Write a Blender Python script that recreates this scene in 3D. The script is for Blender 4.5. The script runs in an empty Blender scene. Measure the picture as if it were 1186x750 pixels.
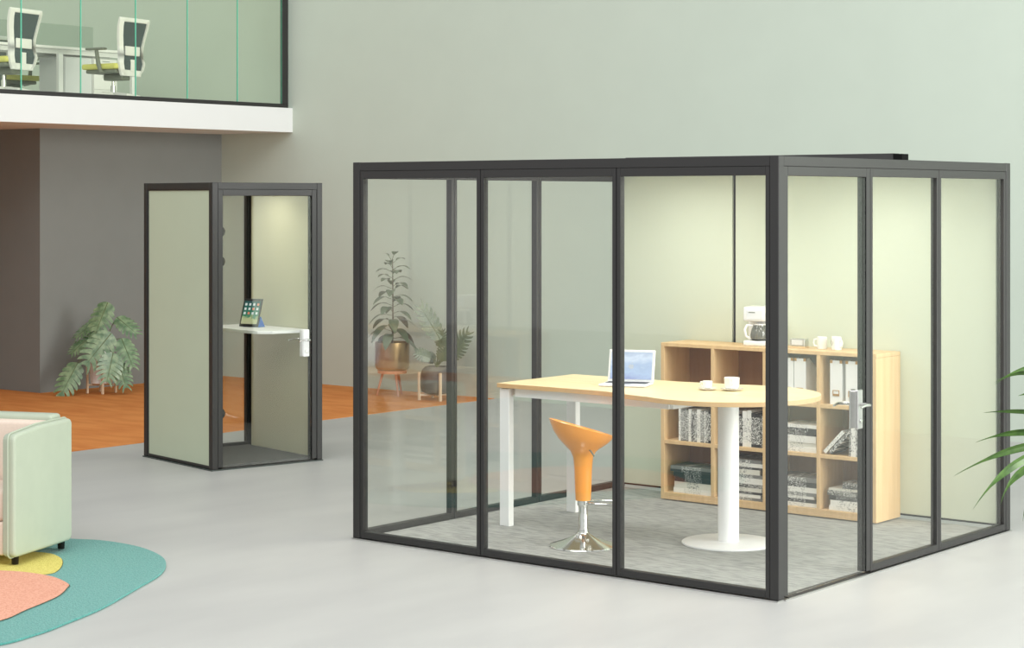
import bpy, bmesh, math, random
from mathutils import Vector, Matrix, Euler
R = math.radians
SC = bpy.context.scene
COL = SC.collection
random.seed(7)

# ---------------------------------------------------------------- materials
def lin(c):
    return tuple(((v / 255) / 12.92 if v / 255 <= 0.04045 else ((v / 255 + 0.055) / 1.055) ** 2.4) for v in c) + (1.0,)

def mat(name, rgb, rough=0.5, metal=0.0, noise=0.0, scale=8.0, bump=0.0, bscale=None, stretch=(1, 1, 1), rgb2=None,
        coat=0.0, spec=0.5, sheen=0.0, trans=0.0, detail=4.0):
    m = bpy.data.materials.new(name); m.use_nodes = True
    nt = m.node_tree; b = nt.nodes['Principled BSDF']
    b.inputs['Base Color'].default_value = lin(rgb)
    b.inputs['Roughness'].default_value = rough
    b.inputs['Metallic'].default_value = metal
    b.inputs['Specular IOR Level'].default_value = spec
    if coat: b.inputs['Coat Weight'].default_value = coat
    if sheen: b.inputs['Sheen Weight'].default_value = sheen
    if trans: b.inputs['Transmission Weight'].default_value = trans
    tc = nt.nodes.new('ShaderNodeTexCoord'); mp = nt.nodes.new('ShaderNodeMapping')
    mp.inputs['Scale'].default_value = stretch
    nt.links.new(tc.outputs['Object'], mp.inputs['Vector'])
    if noise or rgb2:
        n = nt.nodes.new('ShaderNodeTexNoise'); n.inputs['Scale'].default_value = scale
        n.inputs['Detail'].default_value = detail
        nt.links.new(mp.outputs['Vector'], n.inputs['Vector'])
        mx = nt.nodes.new('ShaderNodeMix'); mx.data_type = 'RGBA'
        a = lin(rgb); c2 = lin(rgb2) if rgb2 else tuple(max(0, v * (1 - noise)) for v in a[:3]) + (1,)
        mx.inputs['A'].default_value = a; mx.inputs['B'].default_value = c2
        rp = nt.nodes.new('ShaderNodeMapRange'); rp.inputs['From Min'].default_value = 0.38; rp.inputs['From Max'].default_value = 0.66
        nt.links.new(n.outputs['Fac'], rp.inputs['Value']); nt.links.new(rp.outputs['Result'], mx.inputs['Factor'])
        nt.links.new(mx.outputs['Result'], b.inputs['Base Color'])
    if bump:
        n2 = nt.nodes.new('ShaderNodeTexNoise'); n2.inputs['Scale'].default_value = bscale or scale * 4
        n2.inputs['Detail'].default_value = 3
        nt.links.new(mp.outputs['Vector'], n2.inputs['Vector'])
        bp = nt.nodes.new('ShaderNodeBump'); bp.inputs['Strength'].default_value = bump; bp.inputs['Distance'].default_value = 0.01
        nt.links.new(n2.outputs['Fac'], bp.inputs['Height']); nt.links.new(bp.outputs['Normal'], b.inputs['Normal'])
    return m

def glass_mat(name, tint=(0.97, 0.975, 0.965), ior=1.5, rough=0.0):
    m = bpy.data.materials.new(name); m.use_nodes = True
    nt = m.node_tree; nt.nodes.clear()
    out = nt.nodes.new('ShaderNodeOutputMaterial'); mix = nt.nodes.new('ShaderNodeMixShader')
    tr = nt.nodes.new('ShaderNodeBsdfTransparent'); gl = nt.nodes.new('ShaderNodeBsdfGlossy')
    fr = nt.nodes.new('ShaderNodeFresnel'); fr.inputs['IOR'].default_value = ior
    # both faces of the sheet: a plain Fresnel on the geometric normal, the same from inside and outside
    geo = nt.nodes.new('ShaderNodeNewGeometry'); dot = nt.nodes.new('ShaderNodeVectorMath'); dot.operation = 'DOT_PRODUCT'
    nt.links.new(geo.outputs['Incoming'], dot.inputs[0]); nt.links.new(geo.outputs['Normal'], dot.inputs[1])
    ab = nt.nodes.new('ShaderNodeMath'); ab.operation = 'ABSOLUTE'; nt.links.new(dot.outputs['Value'], ab.inputs[0])
    sub = nt.nodes.new('ShaderNodeMath'); sub.operation = 'SUBTRACT'; sub.inputs[0].default_value = 1; nt.links.new(ab.outputs[0], sub.inputs[1])
    pw = nt.nodes.new('ShaderNodeMath'); pw.operation = 'POWER'; pw.inputs[1].default_value = 5; nt.links.new(sub.outputs[0], pw.inputs[0])
    r0 = ((ior - 1) / (ior + 1)) ** 2
    ma = nt.nodes.new('ShaderNodeMath'); ma.operation = 'MULTIPLY_ADD'; ma.inputs[1].default_value = 1 - r0; ma.inputs[2].default_value = r0
    nt.links.new(pw.outputs[0], ma.inputs[0])
    tr.inputs['Color'].default_value = tuple(tint) + (1,)
    gl.inputs['Color'].default_value = (1, 1, 1, 1); gl.inputs['Roughness'].default_value = rough
    nt.links.new(ma.outputs[0], mix.inputs['Fac']); nt.links.new(tr.outputs[0], mix.inputs[1]); nt.links.new(gl.outputs[0], mix.inputs[2])
    nt.links.new(mix.outputs[0], out.inputs['Surface'])
    nt.nodes.remove(fr)
    return m

def emis(name, rgb, s):
    m = bpy.data.materials.new(name); m.use_nodes = True
    nt = m.node_tree; nt.nodes.clear()
    out = nt.nodes.new('ShaderNodeOutputMaterial'); e = nt.nodes.new('ShaderNodeEmission')
    e.inputs['Color'].default_value = lin(rgb); e.inputs['Strength'].default_value = s
    nt.links.new(e.outputs[0], out.inputs['Surface']); return m

def bands(name, rgb, rgb2, scale=60.0, axis='X', thr=0.5, rough=0.5, nscale=110):
    """two-tone blotchy lettering-like strip across a book spine"""
    m = bpy.data.materials.new(name); m.use_nodes = True
    nt = m.node_tree; b = nt.nodes['Principled BSDF']; b.inputs['Roughness'].default_value = rough
    tc = nt.nodes.new('ShaderNodeTexCoord'); mp = nt.nodes.new('ShaderNodeMapping')
    mp.inputs['Scale'].default_value = (1, 0.05, 1)
    n = nt.nodes.new('ShaderNodeTexNoise'); n.inputs['Scale'].default_value = nscale; n.inputs['Detail'].default_value = 1
    sx = nt.nodes.new('ShaderNodeSeparateXYZ')
    cr = nt.nodes.new('ShaderNodeMath'); cr.operation = 'GREATER_THAN'; cr.inputs[1].default_value = thr
    # lettering only along the middle of the spine
    ab = nt.nodes.new('ShaderNodeMath'); ab.operation = 'ABSOLUTE'
    lt = nt.nodes.new('ShaderNodeMath'); lt.operation = 'LESS_THAN'; lt.inputs[1].default_value = scale
    mu = nt.nodes.new('ShaderNodeMath'); mu.operation = 'MULTIPLY'
    mx = nt.nodes.new('ShaderNodeMix'); mx.data_type = 'RGBA'
    mx.inputs['A'].default_value = lin(rgb); mx.inputs['B'].default_value = lin(rgb2)
    L = nt.links.new
    mp.inputs['Scale'].default_value = (1, .05, 2.5) if axis == 'X' else (2.5, .05, 1)
    oi = nt.nodes.new('ShaderNodeObjectInfo'); sc_ = nt.nodes.new('ShaderNodeVectorMath'); sc_.operation = 'SCALE'; sc_.inputs[0].default_value = (7, 3, 5)
    L(oi.outputs['Random'], sc_.inputs['Scale']); ad_ = nt.nodes.new('ShaderNodeVectorMath'); ad_.operation = 'ADD'; L(tc.outputs['Object'], ad_.inputs[0]); L(sc_.outputs[0], ad_.inputs[1])
    L(ad_.outputs[0], mp.inputs['Vector']); L(mp.outputs['Vector'], n.inputs['Vector']); L(n.outputs['Fac'], cr.inputs[0])
    L(tc.outputs['Object'], sx.inputs[0]); cn = nt.nodes.new('ShaderNodeMath'); cn.operation = 'SUBTRACT'; cn.inputs[1].default_value = .11 if axis == 'Z' else 0; L(sx.outputs[axis], cn.inputs[0]); L(cn.outputs[0], ab.inputs[0]); L(ab.outputs[0], lt.inputs[0])
    L(cr.outputs[0], mu.inputs[0]); L(lt.outputs[0], mu.inputs[1]); L(mu.outputs[0], mx.inputs['Factor']); L(mx.outputs['Result'], b.inputs['Base Color'])
    return m

M = {}
M['floor'] = mat('polished_concrete', (186, 186, 182), rough=0.42, rgb2=(177, 177, 174), scale=1.1, stretch=(1.6, 0.5, 1), bump=0.02, bscale=30, spec=0.35)
M['orange'] = mat('orange_flooring', (222, 146, 82), rough=0.75, rgb2=(208, 128, 68), scale=3.2, stretch=(.6, 2.0, 1), spec=0.12, detail=6)
M['greenwall'] = mat('sage_wall_paint', (196, 207, 194), rough=0.9, noise=0.02, scale=2, spec=0.1)
M['greywall'] = mat('warm_grey_wall_paint', (130, 133, 129), rough=0.85, noise=0.03, scale=3, spec=0.15)
M['white'] = mat('white_paint', (240, 240, 238), rough=0.6, noise=0.01, scale=5)
M['slab'] = mat('slab_paint', (226, 228, 226), rough=0.8, noise=0.01, scale=5, spec=.2)
M['black'] = mat('black_aluminium', (27, 26, 25), rough=0.5, metal=0.0, noise=0.02, scale=30, spec=0.7)
M['gasket_and_shade'] = mat('black_rubber_and_shade', (16, 16, 16), rough=0.8, spec=0.1, noise=.05)
M['glass'] = glass_mat('clear_glass')
M['mglass'] = glass_mat('green_glass', tint=(0.985, 0.997, 0.95))
M['edgegreen'] = mat('glass_edge', (110, 205, 175), rough=0.2, noise=0.03)
M['frost'] = glass_mat('frosted_screen', tint=(0.86, 0.89, 0.87), rough=0.3)
M['fabric'] = mat('pale_lime_fabric', (208, 215, 196), rough=0.85, noise=0.02, scale=60, bump=0.05, bscale=400, spec=0.15)
M['beige'] = mat('putty_panel', (192, 190, 162), rough=0.35, noise=0.02, scale=4, spec=0.4)
M['sage'] = mat('sage_laminate', (186, 196, 172), rough=0.5, noise=0.02, scale=3, spec=0.3)
M['carpet'] = mat('grey_carpet', (176, 177, 173), rough=0.95, rgb2=(146, 148, 145), scale=22, stretch=(0.5, 2.4, 1), bump=0.35, bscale=260, spec=0.05, detail=8)
M['carpetdark'] = mat('charcoal_carpet', (112, 112, 110), rough=0.95, noise=0.2, scale=40, bump=0.3, bscale=300, spec=0.05)
M['maple'] = mat('maple_laminate', (226, 194, 148), rough=0.5, rgb2=(217, 183, 136), scale=5, stretch=(6, 6, .35), spec=0.3)
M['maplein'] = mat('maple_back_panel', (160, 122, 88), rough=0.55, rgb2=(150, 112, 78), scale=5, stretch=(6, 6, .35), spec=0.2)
M['tabletop'] = mat('birch_laminate', (232, 214, 172), rough=0.4, rgb2=(226, 205, 160), scale=4, stretch=(.5, 6, 6), spec=0.35)
M['edge'] = mat('birch_edge_band', (216, 180, 132), rough=0.5, noise=0.05, scale=20)
M['powder'] = mat('white_powder_coat', (240, 241, 240), rough=0.4, noise=0.01)
M['plastic'] = mat('white_plastic', (238, 238, 236), rough=0.35, noise=0.01)
M['ceramic'] = mat('white_ceramic', (245, 244, 240), rough=0.15, coat=0.4, noise=0.01)
M['orangeplastic'] = mat('amber_plastic', (236, 154, 58), rough=0.3, coat=0.3, noise=0.04, scale=6)
M['chrome'] = mat('chrome', (225, 225, 222), rough=0.12, metal=1.0, noise=0.03, scale=30)
M['steel'] = mat('brushed_steel', (200, 200, 198), rough=0.32, metal=1.0, noise=0.06, scale=50)
M['silver'] = mat('silver_plastic', (222, 224, 226), rough=0.35, noise=0.02)
M['brass'] = mat('brass', (196, 150, 88), rough=0.35, metal=0.6, noise=0.08, scale=50)
M['gold'] = mat('bronze_gold', (176, 148, 104), rough=0.32, metal=0.9, noise=0.05, scale=30)
M['darkpot'] = mat('charcoal_ceramic', (92, 88, 84), rough=0.45, noise=0.05, scale=20)
M['copperwood'] = mat('reddish_wood', (206, 142, 108), rough=0.5, rgb2=(190, 124, 92), scale=10, stretch=(4, 4, .5))
M['palewood'] = mat('pale_wood', (228, 206, 176), rough=0.55, rgb2=(214, 190, 158), scale=10, stretch=(4, 4, .5))
M['soil'] = mat('soil', (66, 52, 42), rough=0.95, noise=0.4, scale=60, bump=0.8, bscale=90)
M['leaf'] = mat('monstera_green', (88, 120, 84), rough=0.3, rgb2=(140, 164, 126), scale=16, spec=0.7)
M['leafdark'] = mat('dull_green_leaf', (84, 96, 72), rough=0.4, rgb2=(110, 122, 92), scale=14, spec=0.5)
M['leafpalm'] = mat('palm_green', (78, 114, 44), rough=0.4, rgb2=(54, 88, 30), scale=30, spec=0.5)
M['stem'] = mat('green_stem', (98, 112, 70), rough=0.5, noise=0.2, scale=20)
M['bark'] = mat('brown_stem', (104, 88, 66), rough=0.8, noise=0.3, scale=40)
M['sofagreen'] = mat('mint_leather', (174, 184, 164), rough=0.42, noise=0.03, scale=10, bump=0.03, bscale=200, spec=0.4)
M['sofabeige'] = mat('blush_fabric', (226, 208, 192), rough=0.9, noise=0.04, scale=80, bump=0.08, bscale=400, spec=0.1)
M['blackmetal'] = mat('black_metal', (30, 26, 24), rough=0.25, metal=0.5, noise=0.05)
M['teal'] = mat('teal_pile', (88, 160, 150), rough=1.0, rgb2=(70, 142, 134), scale=70, bump=1.0, bscale=110, spec=0.02, sheen=0.3)
M['yellow'] = mat('yellow_pile', (228, 216, 128), rough=1.0, rgb2=(214, 200, 108), scale=70, bump=1.0, bscale=110, spec=0.02)
M['pink'] = mat('salmon_pile', (232, 176, 152), rough=1.0, rgb2=(220, 158, 134), scale=70, bump=1.0, bscale=110, spec=0.02)
M['seam'] = mat('dark_rug_seam', (70, 84, 60), rough=1.0, noise=0.1)
M['mesh'] = mat('slate_mesh', (70, 84, 88), rough=0.8, noise=0.25, scale=160)
M['olivegrey'] = mat('olive_grey_plastic', (112, 118, 106), rough=0.5, noise=0.04)
M['limefab'] = mat('lime_yellow_fabric', (216, 214, 116), rough=0.9, noise=0.05, scale=60)
M['darkgrey'] = mat('dark_grey_steel', (70, 78, 74), rough=0.5, noise=0.05)
M['keys'] = mat('black_keys', (24, 24, 26), rough=0.5, noise=0.05)
M['blue'] = mat('blue_cover', (24, 104, 206), rough=0.5, noise=0.05)
M['smoke'] = mat('dark_coffee_glass', (104, 106, 98), rough=0.1, noise=0.05, coat=0.3)
M['paper'] = mat('paper_pages', (236, 234, 226), rough=0.9, rgb2=(214, 212, 204), scale=30, stretch=(1, 1, 20))
M['mezzwall'] = mat('pale_green_wall_paint', (196, 212, 182), rough=0.9, noise=0.02, spec=0.1)
M['bk_white'] = bands('book_white', (240, 239, 234), (150, 150, 148), 0.07, 'X', 0.6)
M['bk_cream'] = bands('book_cream', (226, 224, 214), (120, 120, 116), 0.05, 'X', 0.58)
M['bk_grey'] = bands('book_grey', (128, 128, 126), (232, 232, 228), 0.08, 'X', 0.56)
M['bk_dark'] = bands('book_charcoal', (52, 52, 52), (210, 210, 208), 0.08, 'X', 0.58)
M['bk_black'] = bands('book_black', (30, 32, 34), (220, 220, 216), 0.07, 'X', 0.6)
M['bk_mix'] = bands('book_speckled', (196, 195, 190), (58, 58, 58), 0.2, 'X', 0.5)
M['bk_whiteV'] = bands('book_white_upright', (240, 239, 234), (90, 90, 88), 0.08, 'Z', 0.60)
M['bk_greyV'] = bands('book_grey_upright', (120, 120, 116), (228, 228, 224), 0.10, 'Z', 0.52)
M['bk_darkV'] = bands('book_charcoal_upright', (46, 46, 46), (226, 226, 222), 0.11, 'Z', 0.53)
M['bk_blackV'] = bands('book_black_upright', (28, 28, 30), (228, 228, 224), 0.09, 'Z', 0.52)

def screen_mat(name, kind):
    m = bpy.data.materials.new(name); m.use_nodes = True
    nt = m.node_tree; b = nt.nodes['Principled BSDF']; b.inputs['Roughness'].default_value = 0.15
    tc = nt.nodes.new('ShaderNodeTexCoord'); sx = nt.nodes.new('ShaderNodeSeparateXYZ')
    nt.links.new(tc.outputs['Generated'], sx.inputs[0])
    cr = nt.nodes.new('ShaderNodeValToRGB'); n = nt.nodes.new('ShaderNodeTexNoise'); n.inputs['Scale'].default_value = 2.2; n.inputs['Detail'].default_value = 2
    n.inputs['Distortion'].default_value = 1.2
    nt.links.new(tc.outputs['Generated'], n.inputs['Vector'])
    ad = nt.nodes.new('ShaderNodeMath'); ad.operation = 'MULTIPLY_ADD'; ad.inputs[1].default_value = 0.55
    nt.links.new(n.outputs['Fac'], ad.inputs[0]); nt.links.new(sx.outputs['Z'], ad.inputs[2])
    md = nt.nodes.new('ShaderNodeMath'); md.operation = 'SUBTRACT'; md.inputs[1].default_value = 0.25
    nt.links.new(ad.outputs[0], md.inputs[0]); nt.links.new(md.outputs[0], cr.inputs[0])
    els = cr.color_ramp.elements
    if kind == 'laptop':
        pts = [(0.0, (150, 164, 206)), (0.25, (176, 198, 226)), (0.5, (168, 190, 218)), (0.8, (206, 220, 236)), (1.0, (176, 192, 214))]
        st = 1.25
    else:
        pts = [(0.0, (206, 206, 166)), (0.25, (196, 206, 150)), (0.4, (60, 140, 104)), (0.7, (24, 110, 96)), (1.0, (20, 80, 84))]
        st = 0.7
    els[0].position = pts[0][0]; els[0].color = lin(pts[0][1]); els[1].position = 1.0; els[1].color = lin(pts[-1][1])
    for p, c in pts[1:-1]:
        e = els.new(p); e.color = lin(c)
    nt.links.new(cr.outputs[0], b.inputs['Emission Color']); b.inputs['Emission Strength'].default_value = st
    b.inputs['Base Color'].default_value = (0.02, 0.02, 0.02, 1)
    return m
M['lapscreen'] = screen_mat('laptop_display', 'laptop')
M['tabscreen'] = screen_mat('tablet_display', 'tablet')
M['icon'] = emis('app_icon_white', (226, 236, 230), 0.8)
M['icon2'] = emis('app_icon_amber', (226, 150, 120), 0.8)
M['logo'] = emis('pale_logo', (228, 238, 246), 0.9)
M['lamp'] = emis('lamp_diffuser', (255, 250, 235), 2.5)

# ---------------------------------------------------------------- mesh building
class MB:
    def __init__(s): s.v = []; s.f = []; s.m = []; s.sm = []
    def add(s, vs, fs, mi=0, smooth=False, tf=None):
        o = len(s.v)
        for p in vs:
            p = Vector(p)
            s.v.append(tf @ p if tf is not None else p)
        for f in fs: s.f.append([i + o for i in f]); s.m.append(mi); s.sm.append(smooth)
        return s
    def box(s, a, b, mi=0, tf=None, bev=0.0):
        (x0, y0, z0), (x1, y1, z1) = [min(a[i], b[i]) for i in range(3)], [max(a[i], b[i]) for i in range(3)]
        if bev <= 0:
            return s.add([(x0, y0, z0), (x1, y0, z0), (x1, y1, z0), (x0, y1, z0), (x0, y0, z1), (x1, y0, z1), (x1, y1, z1), (x0, y1, z1)],
                         [(0, 3, 2, 1), (4, 5, 6, 7), (0, 1, 5, 4), (1, 2, 6, 5), (2, 3, 7, 6), (3, 0, 4, 7)], mi, False, tf)
        bm = bmesh.new(); bmesh.ops.create_cube(bm, size=1)
        for v in bm.verts: v.co = Vector(((x0 + x1) / 2 + v.co.x * (x1 - x0), (y0 + y1) / 2 + v.co.y * (y1 - y0), (z0 + z1) / 2 + v.co.z * (z1 - z0)))
        bev = min(bev, (x1 - x0) * .45, (y1 - y0) * .45, (z1 - z0) * .45)
        bmesh.ops.bevel(bm, geom=bm.edges[:], offset=bev, segments=3 if bev > .006 else 1, affect='EDGES', profile=0.5)
        bm.verts.index_update()
        s.add([v.co.copy() for v in bm.verts], [[v.index for v in f.verts] for f in bm.faces], mi, bev > .006, tf); bm.free(); return s
    def prism(s, pts, z0, z1, mi=0, tf=None, mi_side=None, smooth=False):
        n = len(pts); vs = [(p[0], p[1], z0) for p in pts] + [(p[0], p[1], z1) for p in pts]
        s.add(vs, [list(range(n))[::-1], [i + n for i in range(n)]], mi, False, tf)
        s.add(vs, [(i, (i + 1) % n, (i + 1) % n + n, i + n) for i in range(n)], mi if mi_side is None else mi_side, smooth, tf); return s
    def lathe(s, prof, n=28, mi=0, tf=None, sx=1, sy=1):
        vs = []; fs = []
        for (r, z) in prof:
            for k in range(n):
                a = 2 * math.pi * k / n; vs.append((r * math.cos(a) * sx, r * math.sin(a) * sy, z))
        for i in range(len(prof) - 1):
            for k in range(n):
                k2 = (k + 1) % n; fs.append((i * n + k, i * n + k2, (i + 1) * n + k2, (i + 1) * n + k))
        if prof[0][0] > 1e-5: fs.append(list(range(n))[::-1])
        if prof[-1][0] > 1e-5: fs.append([(len(prof) - 1) * n + k for k in range(n)])
        return s.add(vs, fs, mi, True, tf)
    def tube(s, path, rad, n=10, mi=0, tf=None, closed=False):
        P = [Vector(p) for p in path]; N = len(P); rs = rad if isinstance(rad, (list, tuple)) else [rad] * N
        vs = []; up = None
        for i, p in enumerate(P):
            t = (P[(i + 1) % N] - P[i - 1]) if closed else ((P[min(i + 1, N - 1)] - P[max(i - 1, 0)]))
            t.normalize()
            if up is None:
                up = Vector((0, 0, 1)) if abs(t.z) < .9 else Vector((1, 0, 0))
            a = t.cross(up); a.normalize(); b = a.cross(t); up = b
            for k in range(n):
                w = 2 * math.pi * k / n; vs.append(p + (a * math.cos(w) + b * math.sin(w)) * rs[i])
        fs = []
        for i in range(N if closed else N - 1):
            j = (i + 1) % N
            for k in range(n):
                k2 = (k + 1) % n; fs.append((i * n + k, i * n + k2, j * n + k2, j * n + k))
        if not closed: fs += [list(range(n))[::-1], [(N - 1) * n + k for k in range(n)]]
        return s.add(vs, fs, mi, True, tf)
    def build(s, name, mats, parent=None, loc=(0, 0, 0), rot=(0, 0, 0), kind=None, label=None, cat=None, group=None, bevel=0.0):
        me = bpy.data.meshes.new(name); me.from_pydata([tuple(v) for v in s.v], [], s.f)
        mats = mats if isinstance(mats, (list, tuple)) else [mats]
        for m in mats: me.materials.append(m)
        for i, p in enumerate(me.polygons): p.material_index = s.m[i]; p.use_smooth = s.sm[i]
        me.update()
        bm = bmesh.new(); bm.from_mesh(me); bmesh.ops.remove_doubles(bm, verts=bm.verts[:], dist=1e-5)
        bmesh.ops.recalc_face_normals(bm, faces=bm.faces[:]); bm.to_mesh(me); bm.free()
        o = bpy.data.objects.new(name, me); COL.objects.link(o); o.location = loc; o.rotation_euler = rot
        if parent: o.parent = parent
        if any(s.sm): 
            try: me.set_sharp_from_angle(angle=R(38))
            except Exception: pass
        if bevel:
            b = o.modifiers.new('soft_edges', 'BEVEL'); b.width = bevel; b.segments = 3; b.limit_method = 'ANGLE'; b.angle_limit = R(35)
        return tag(o, label, cat, group, kind)

def tag(o, label=None, cat=None, group=None, kind=None):
    if label: o['label'] = label
    if cat: o['category'] = cat
    if group: o['group'] = group
    if kind: o['kind'] = kind
    return o

def thing(name, loc, label, cat, rz=0, group=None):
    o = bpy.data.objects.new(name, None); COL.objects.link(o); o.location = loc; o.rotation_euler = (0, 0, rz); o.empty_display_size = .1
    return tag(o, label, cat, group)

def copy_thing(root, loc, rz, label, group=None):
    r = root.copy(); COL.objects.link(r); r.location = loc; r.rotation_euler = (0, 0, rz); r['label'] = label
    if group: r['group'] = group
    for ch in list(root.children):
        c = ch.copy(); COL.objects.link(c); c.parent = r
        for g in list(ch.children):
            d = g.copy(); COL.objects.link(d); d.parent = c
    return r

# ---------------------------------------------------------------- room shell
WY = 7.03
MB().box((-22, -16, -0.1), (13, WY, 0)).build('floor', M['floor'], kind='structure')
MB().box((-22, -9, 0.0), (-7.665, WY, 0.003)).build('floor_orange_zone', M['orange'], kind='structure')
MB().box((-22, WY, 0), (13, WY + .2, 7.5)).build('wall_back', M['greenwall'], kind='structure')
MB().box((-20, 4.41, 0.003), (-11.82, WY, 2.84)).build('wall_left', M['greywall'], kind='structure')
MB().box((-20, -9, 2.84), (-10.64, WY, 3.115)).build('ceiling_mezzanine_slab', M['slab'], kind='structure')
MB().box((-20.2, -9, 0.003), (-20, WY, 7.5)).build('wall_far_left', M['mezzwall'], kind='structure')

# ---------------------------------------------------------------- framed booth walls
def ubox(mb, F, u0, u1, v0, v1, z0, z1, mi=0, bev=0.0):
    a = F(u0, v0, z0); b = F(u1, v1, z1); mb.box(a, b, mi, None, bev)

def framed(parent, F, u0, u1, z0, z1, fill, fillname, st=.028, top=.048, bot=.04, dep=.045, label=None, thick=.01, filldep=None):
    mb = MB(); g = .0025
    ubox(mb, F, u0 + g, u0 + st, .004, dep, z0, z1, 0, .002); ubox(mb, F, u1 - st, u1 - g, .004, dep, z0, z1, 0, .002)
    ubox(mb, F, u0 + st, u1 - st, .004, dep, z1 - top, z1, 0, .002); ubox(mb, F, u0 + st, u1 - st, .004, dep, z0, z0 + bot, 0, .002)
    ubox(mb, F, u0 - .002, u0 + g, .007, dep - .006, z0, z1, 1)
    fr = mb.build('panel_frame', [M['black'], M['gasket_and_shade']], parent, label=None)
    c = filldep if filldep is not None else .022
    pm = MB(); ubox(pm, F, u0 + st - .004, u1 - st + .004, c - thick / 2, c + thick / 2, z0 + bot - .004, z1 - top + .004)
    pm.build(fillname, fill, fr, label=label)
    return fr

def glass_door(parent, F, u0, u1, z0, z1, zh, hz, fd, dx=.02):
    """frameless leaf in a dark jamb: hinges on the u0 side, lever set near u1"""
    j = MB()
    ubox(j, F, u0 + .002, u0 + .045, .004, .06, z0, z1, 0, .002); ubox(j, F, u1 - .045, u1 - .002, .004, .06, z0, z1, 0, .002)
    ubox(j, F, u0 + .045, u1 - .045, .004, .06, z1 - .05, z1, 0, .002)
    ubox(j, F, u0 + .045, u1 - .045, .0, .06, 0.0, .012, 0)
    ubox(j, F, u0 + .045, u0 + .050, .019, .058, z0, z1 - .05, 1); ubox(j, F, u1 - .050, u1 - .045, .006, .058, z0, z1 - .05, 1)  # black strips paint the shade on the jamb's inner sides
    j.build('door_jamb', [M['black'], M['gasket_and_shade']], parent)
    d = MB(); ubox(d, F, u0 + .052, u1 - .053, .008, .018, .018, z1 - .053)
    leaf = d.build('door', M['glass'], parent, label='frameless clear glass door leaf')
    for z in hz:
        m = MB(); c = F(u0 + .045, .055, z); n = F(u0 + .045, 1.055, z); ax = (Vector(n) - Vector(c)).normalized()
        q = Vector((0, 0, 1)).rotation_difference(ax).to_matrix().to_4x4()
        m.lathe([(.0, -.022), (.036, -.022), (.04, -.018), (.04, .018), (.036, .022), (0, .022)], 24, 0, Matrix.Translation(c) @ q)
        m.build('hinge', M['black'], leaf, label='round black hinge patch')
    h = MB()
    for s_, v in ((-1, -.004), (1, .030)):
        ubox(h, F, u1 - .118 - dx, u1 - .062 - dx, min(v, v + s_ * .012), max(v, v + s_ * .012), zh - .165, zh + .05, 0, .004)
    ubox(h, F, u1 - .118 - dx, u1 - .066 - dx, -.004, .030, zh - .16, zh + .045, 0, .003)
    h.build('handle_plate', M['steel'] if fd else M['powder'], leaf)
    for v0, v1 in ((-.016, -.078), (.042, .098)):
        lv = MB(); lv.tube([F(u1 - .088 - dx, v0, zh - .03), F(u1 - .088 - dx, v1 * .8 + v0 * .2, zh - .03), F(u1 - .100 - dx, v1, zh - .03), F(u1 - .14 - dx, v1, zh - .028), F(u1 - .19 - dx, v1 * .95, zh - .036)], [.009, .009, .009, .008, .006], 10)
        lv.build('lever_handle', M['chrome'], leaf)
    k = MB()
    c = F(u1 - .09 - dx, -.018, zh - .12); n = F(u1 - .09 - dx, .982, zh - .12); q = Vector((0, 0, 1)).rotation_difference((Vector(n) - Vector(c)).normalized()).to_matrix().to_4x4()
    k.lathe([(0, -.006), (.012, -.006), (.013, 0), (.013, .01)], 16, 0, Matrix.Translation(c) @ q)
    k.build('keyhole', M['chrome'], leaf)

def posts_and_beams(parent, W, D, H, post=.055):
    for (x, y) in ((-W, 0), (-post, 0), (-post, D - post), (-W, D - post)):
        MB().box((x, y, 0.008), (x + post, y + post, H), 0, None, .003).build('corner_post', M['black'], parent)
    bh = .053
    e = .001
    MB().box((-W + post, e, H - bh), (-post, post - e, H - e), 0, None, .002).build('top_beam', M['black'], parent)
    MB().box((-W + post, D - post + e, H - bh), (-post, D - e, H - e), 0, None, .002).build('top_beam', M['black'], parent)
    MB().box((-W + e, post, H - bh), (-W + post - e, D - post, H - e), 0, None, .002).build('top_beam', M['black'], parent)
    MB().box((-post + e, post, H - bh), (-e, D - post, H - e), 0, None, .002).build('top_beam', M['black'], parent)

# big meeting booth: corner at world origin
BW, BD, BH = 3.02, 2.79, 2.305
booth = thing('meeting_booth', (0, 0, 0), 'large black framed glass meeting booth with a table and bookcase inside', 'office booth')
posts_and_beams(booth, BW, BD, BH)
Ff = lambda u, v, z: (-BW + u, v, z)            # front face, inward +y
Fr = lambda u, v, z: (-v, u, z)                 # right face, inward -x
Fl = lambda u, v, z: (-BW + v, u, z)            # left face
Fb = lambda u, v, z: (-BW + u, BD - v, z)       # back face
zt = BH - .053
for u0, u1 in ((.055, 1.012), (1.012, 1.985), (1.985, BW - .055)):
    framed(booth, Ff, u0, u1, .012, zt, M['glass'], 'glass_pane')
for u0, u1 in ((.985, 1.82), (1.82, BD - .055)):
    framed(booth, Fr, u0, u1, .012, zt, M['glass'], 'glass_pane')
for u0, u1 in ((.055, .90), (.90, 1.79), (1.79, BD - .055)):
    framed(booth, Fl, u0, u1, .012, zt, M['glass'], 'glass_pane', dep=.05)
for u0, u1 in ((.055, 1.018), (1.018, 2.02), (2.02, BW - .055)):
    mb = MB(); ubox(mb, Fb, u0, u1, .01, .04, .03, zt, 0)
    mb2 = MB(); ubox(mb2, Fb, u0 + .013, u1 - .013, .036, .062, .045, zt - .004, 0, .003)
    bp = mb.build('wall_backing', M['gasket_and_shade'], booth)
    mb2.build('acoustic_panel', M['fabric'], bp, label='pale lime fabric panel')
glass_door(booth, Fr, .055, .985, .02, zt, .985, (1.93, 1.61, .42), True, .06)
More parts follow.
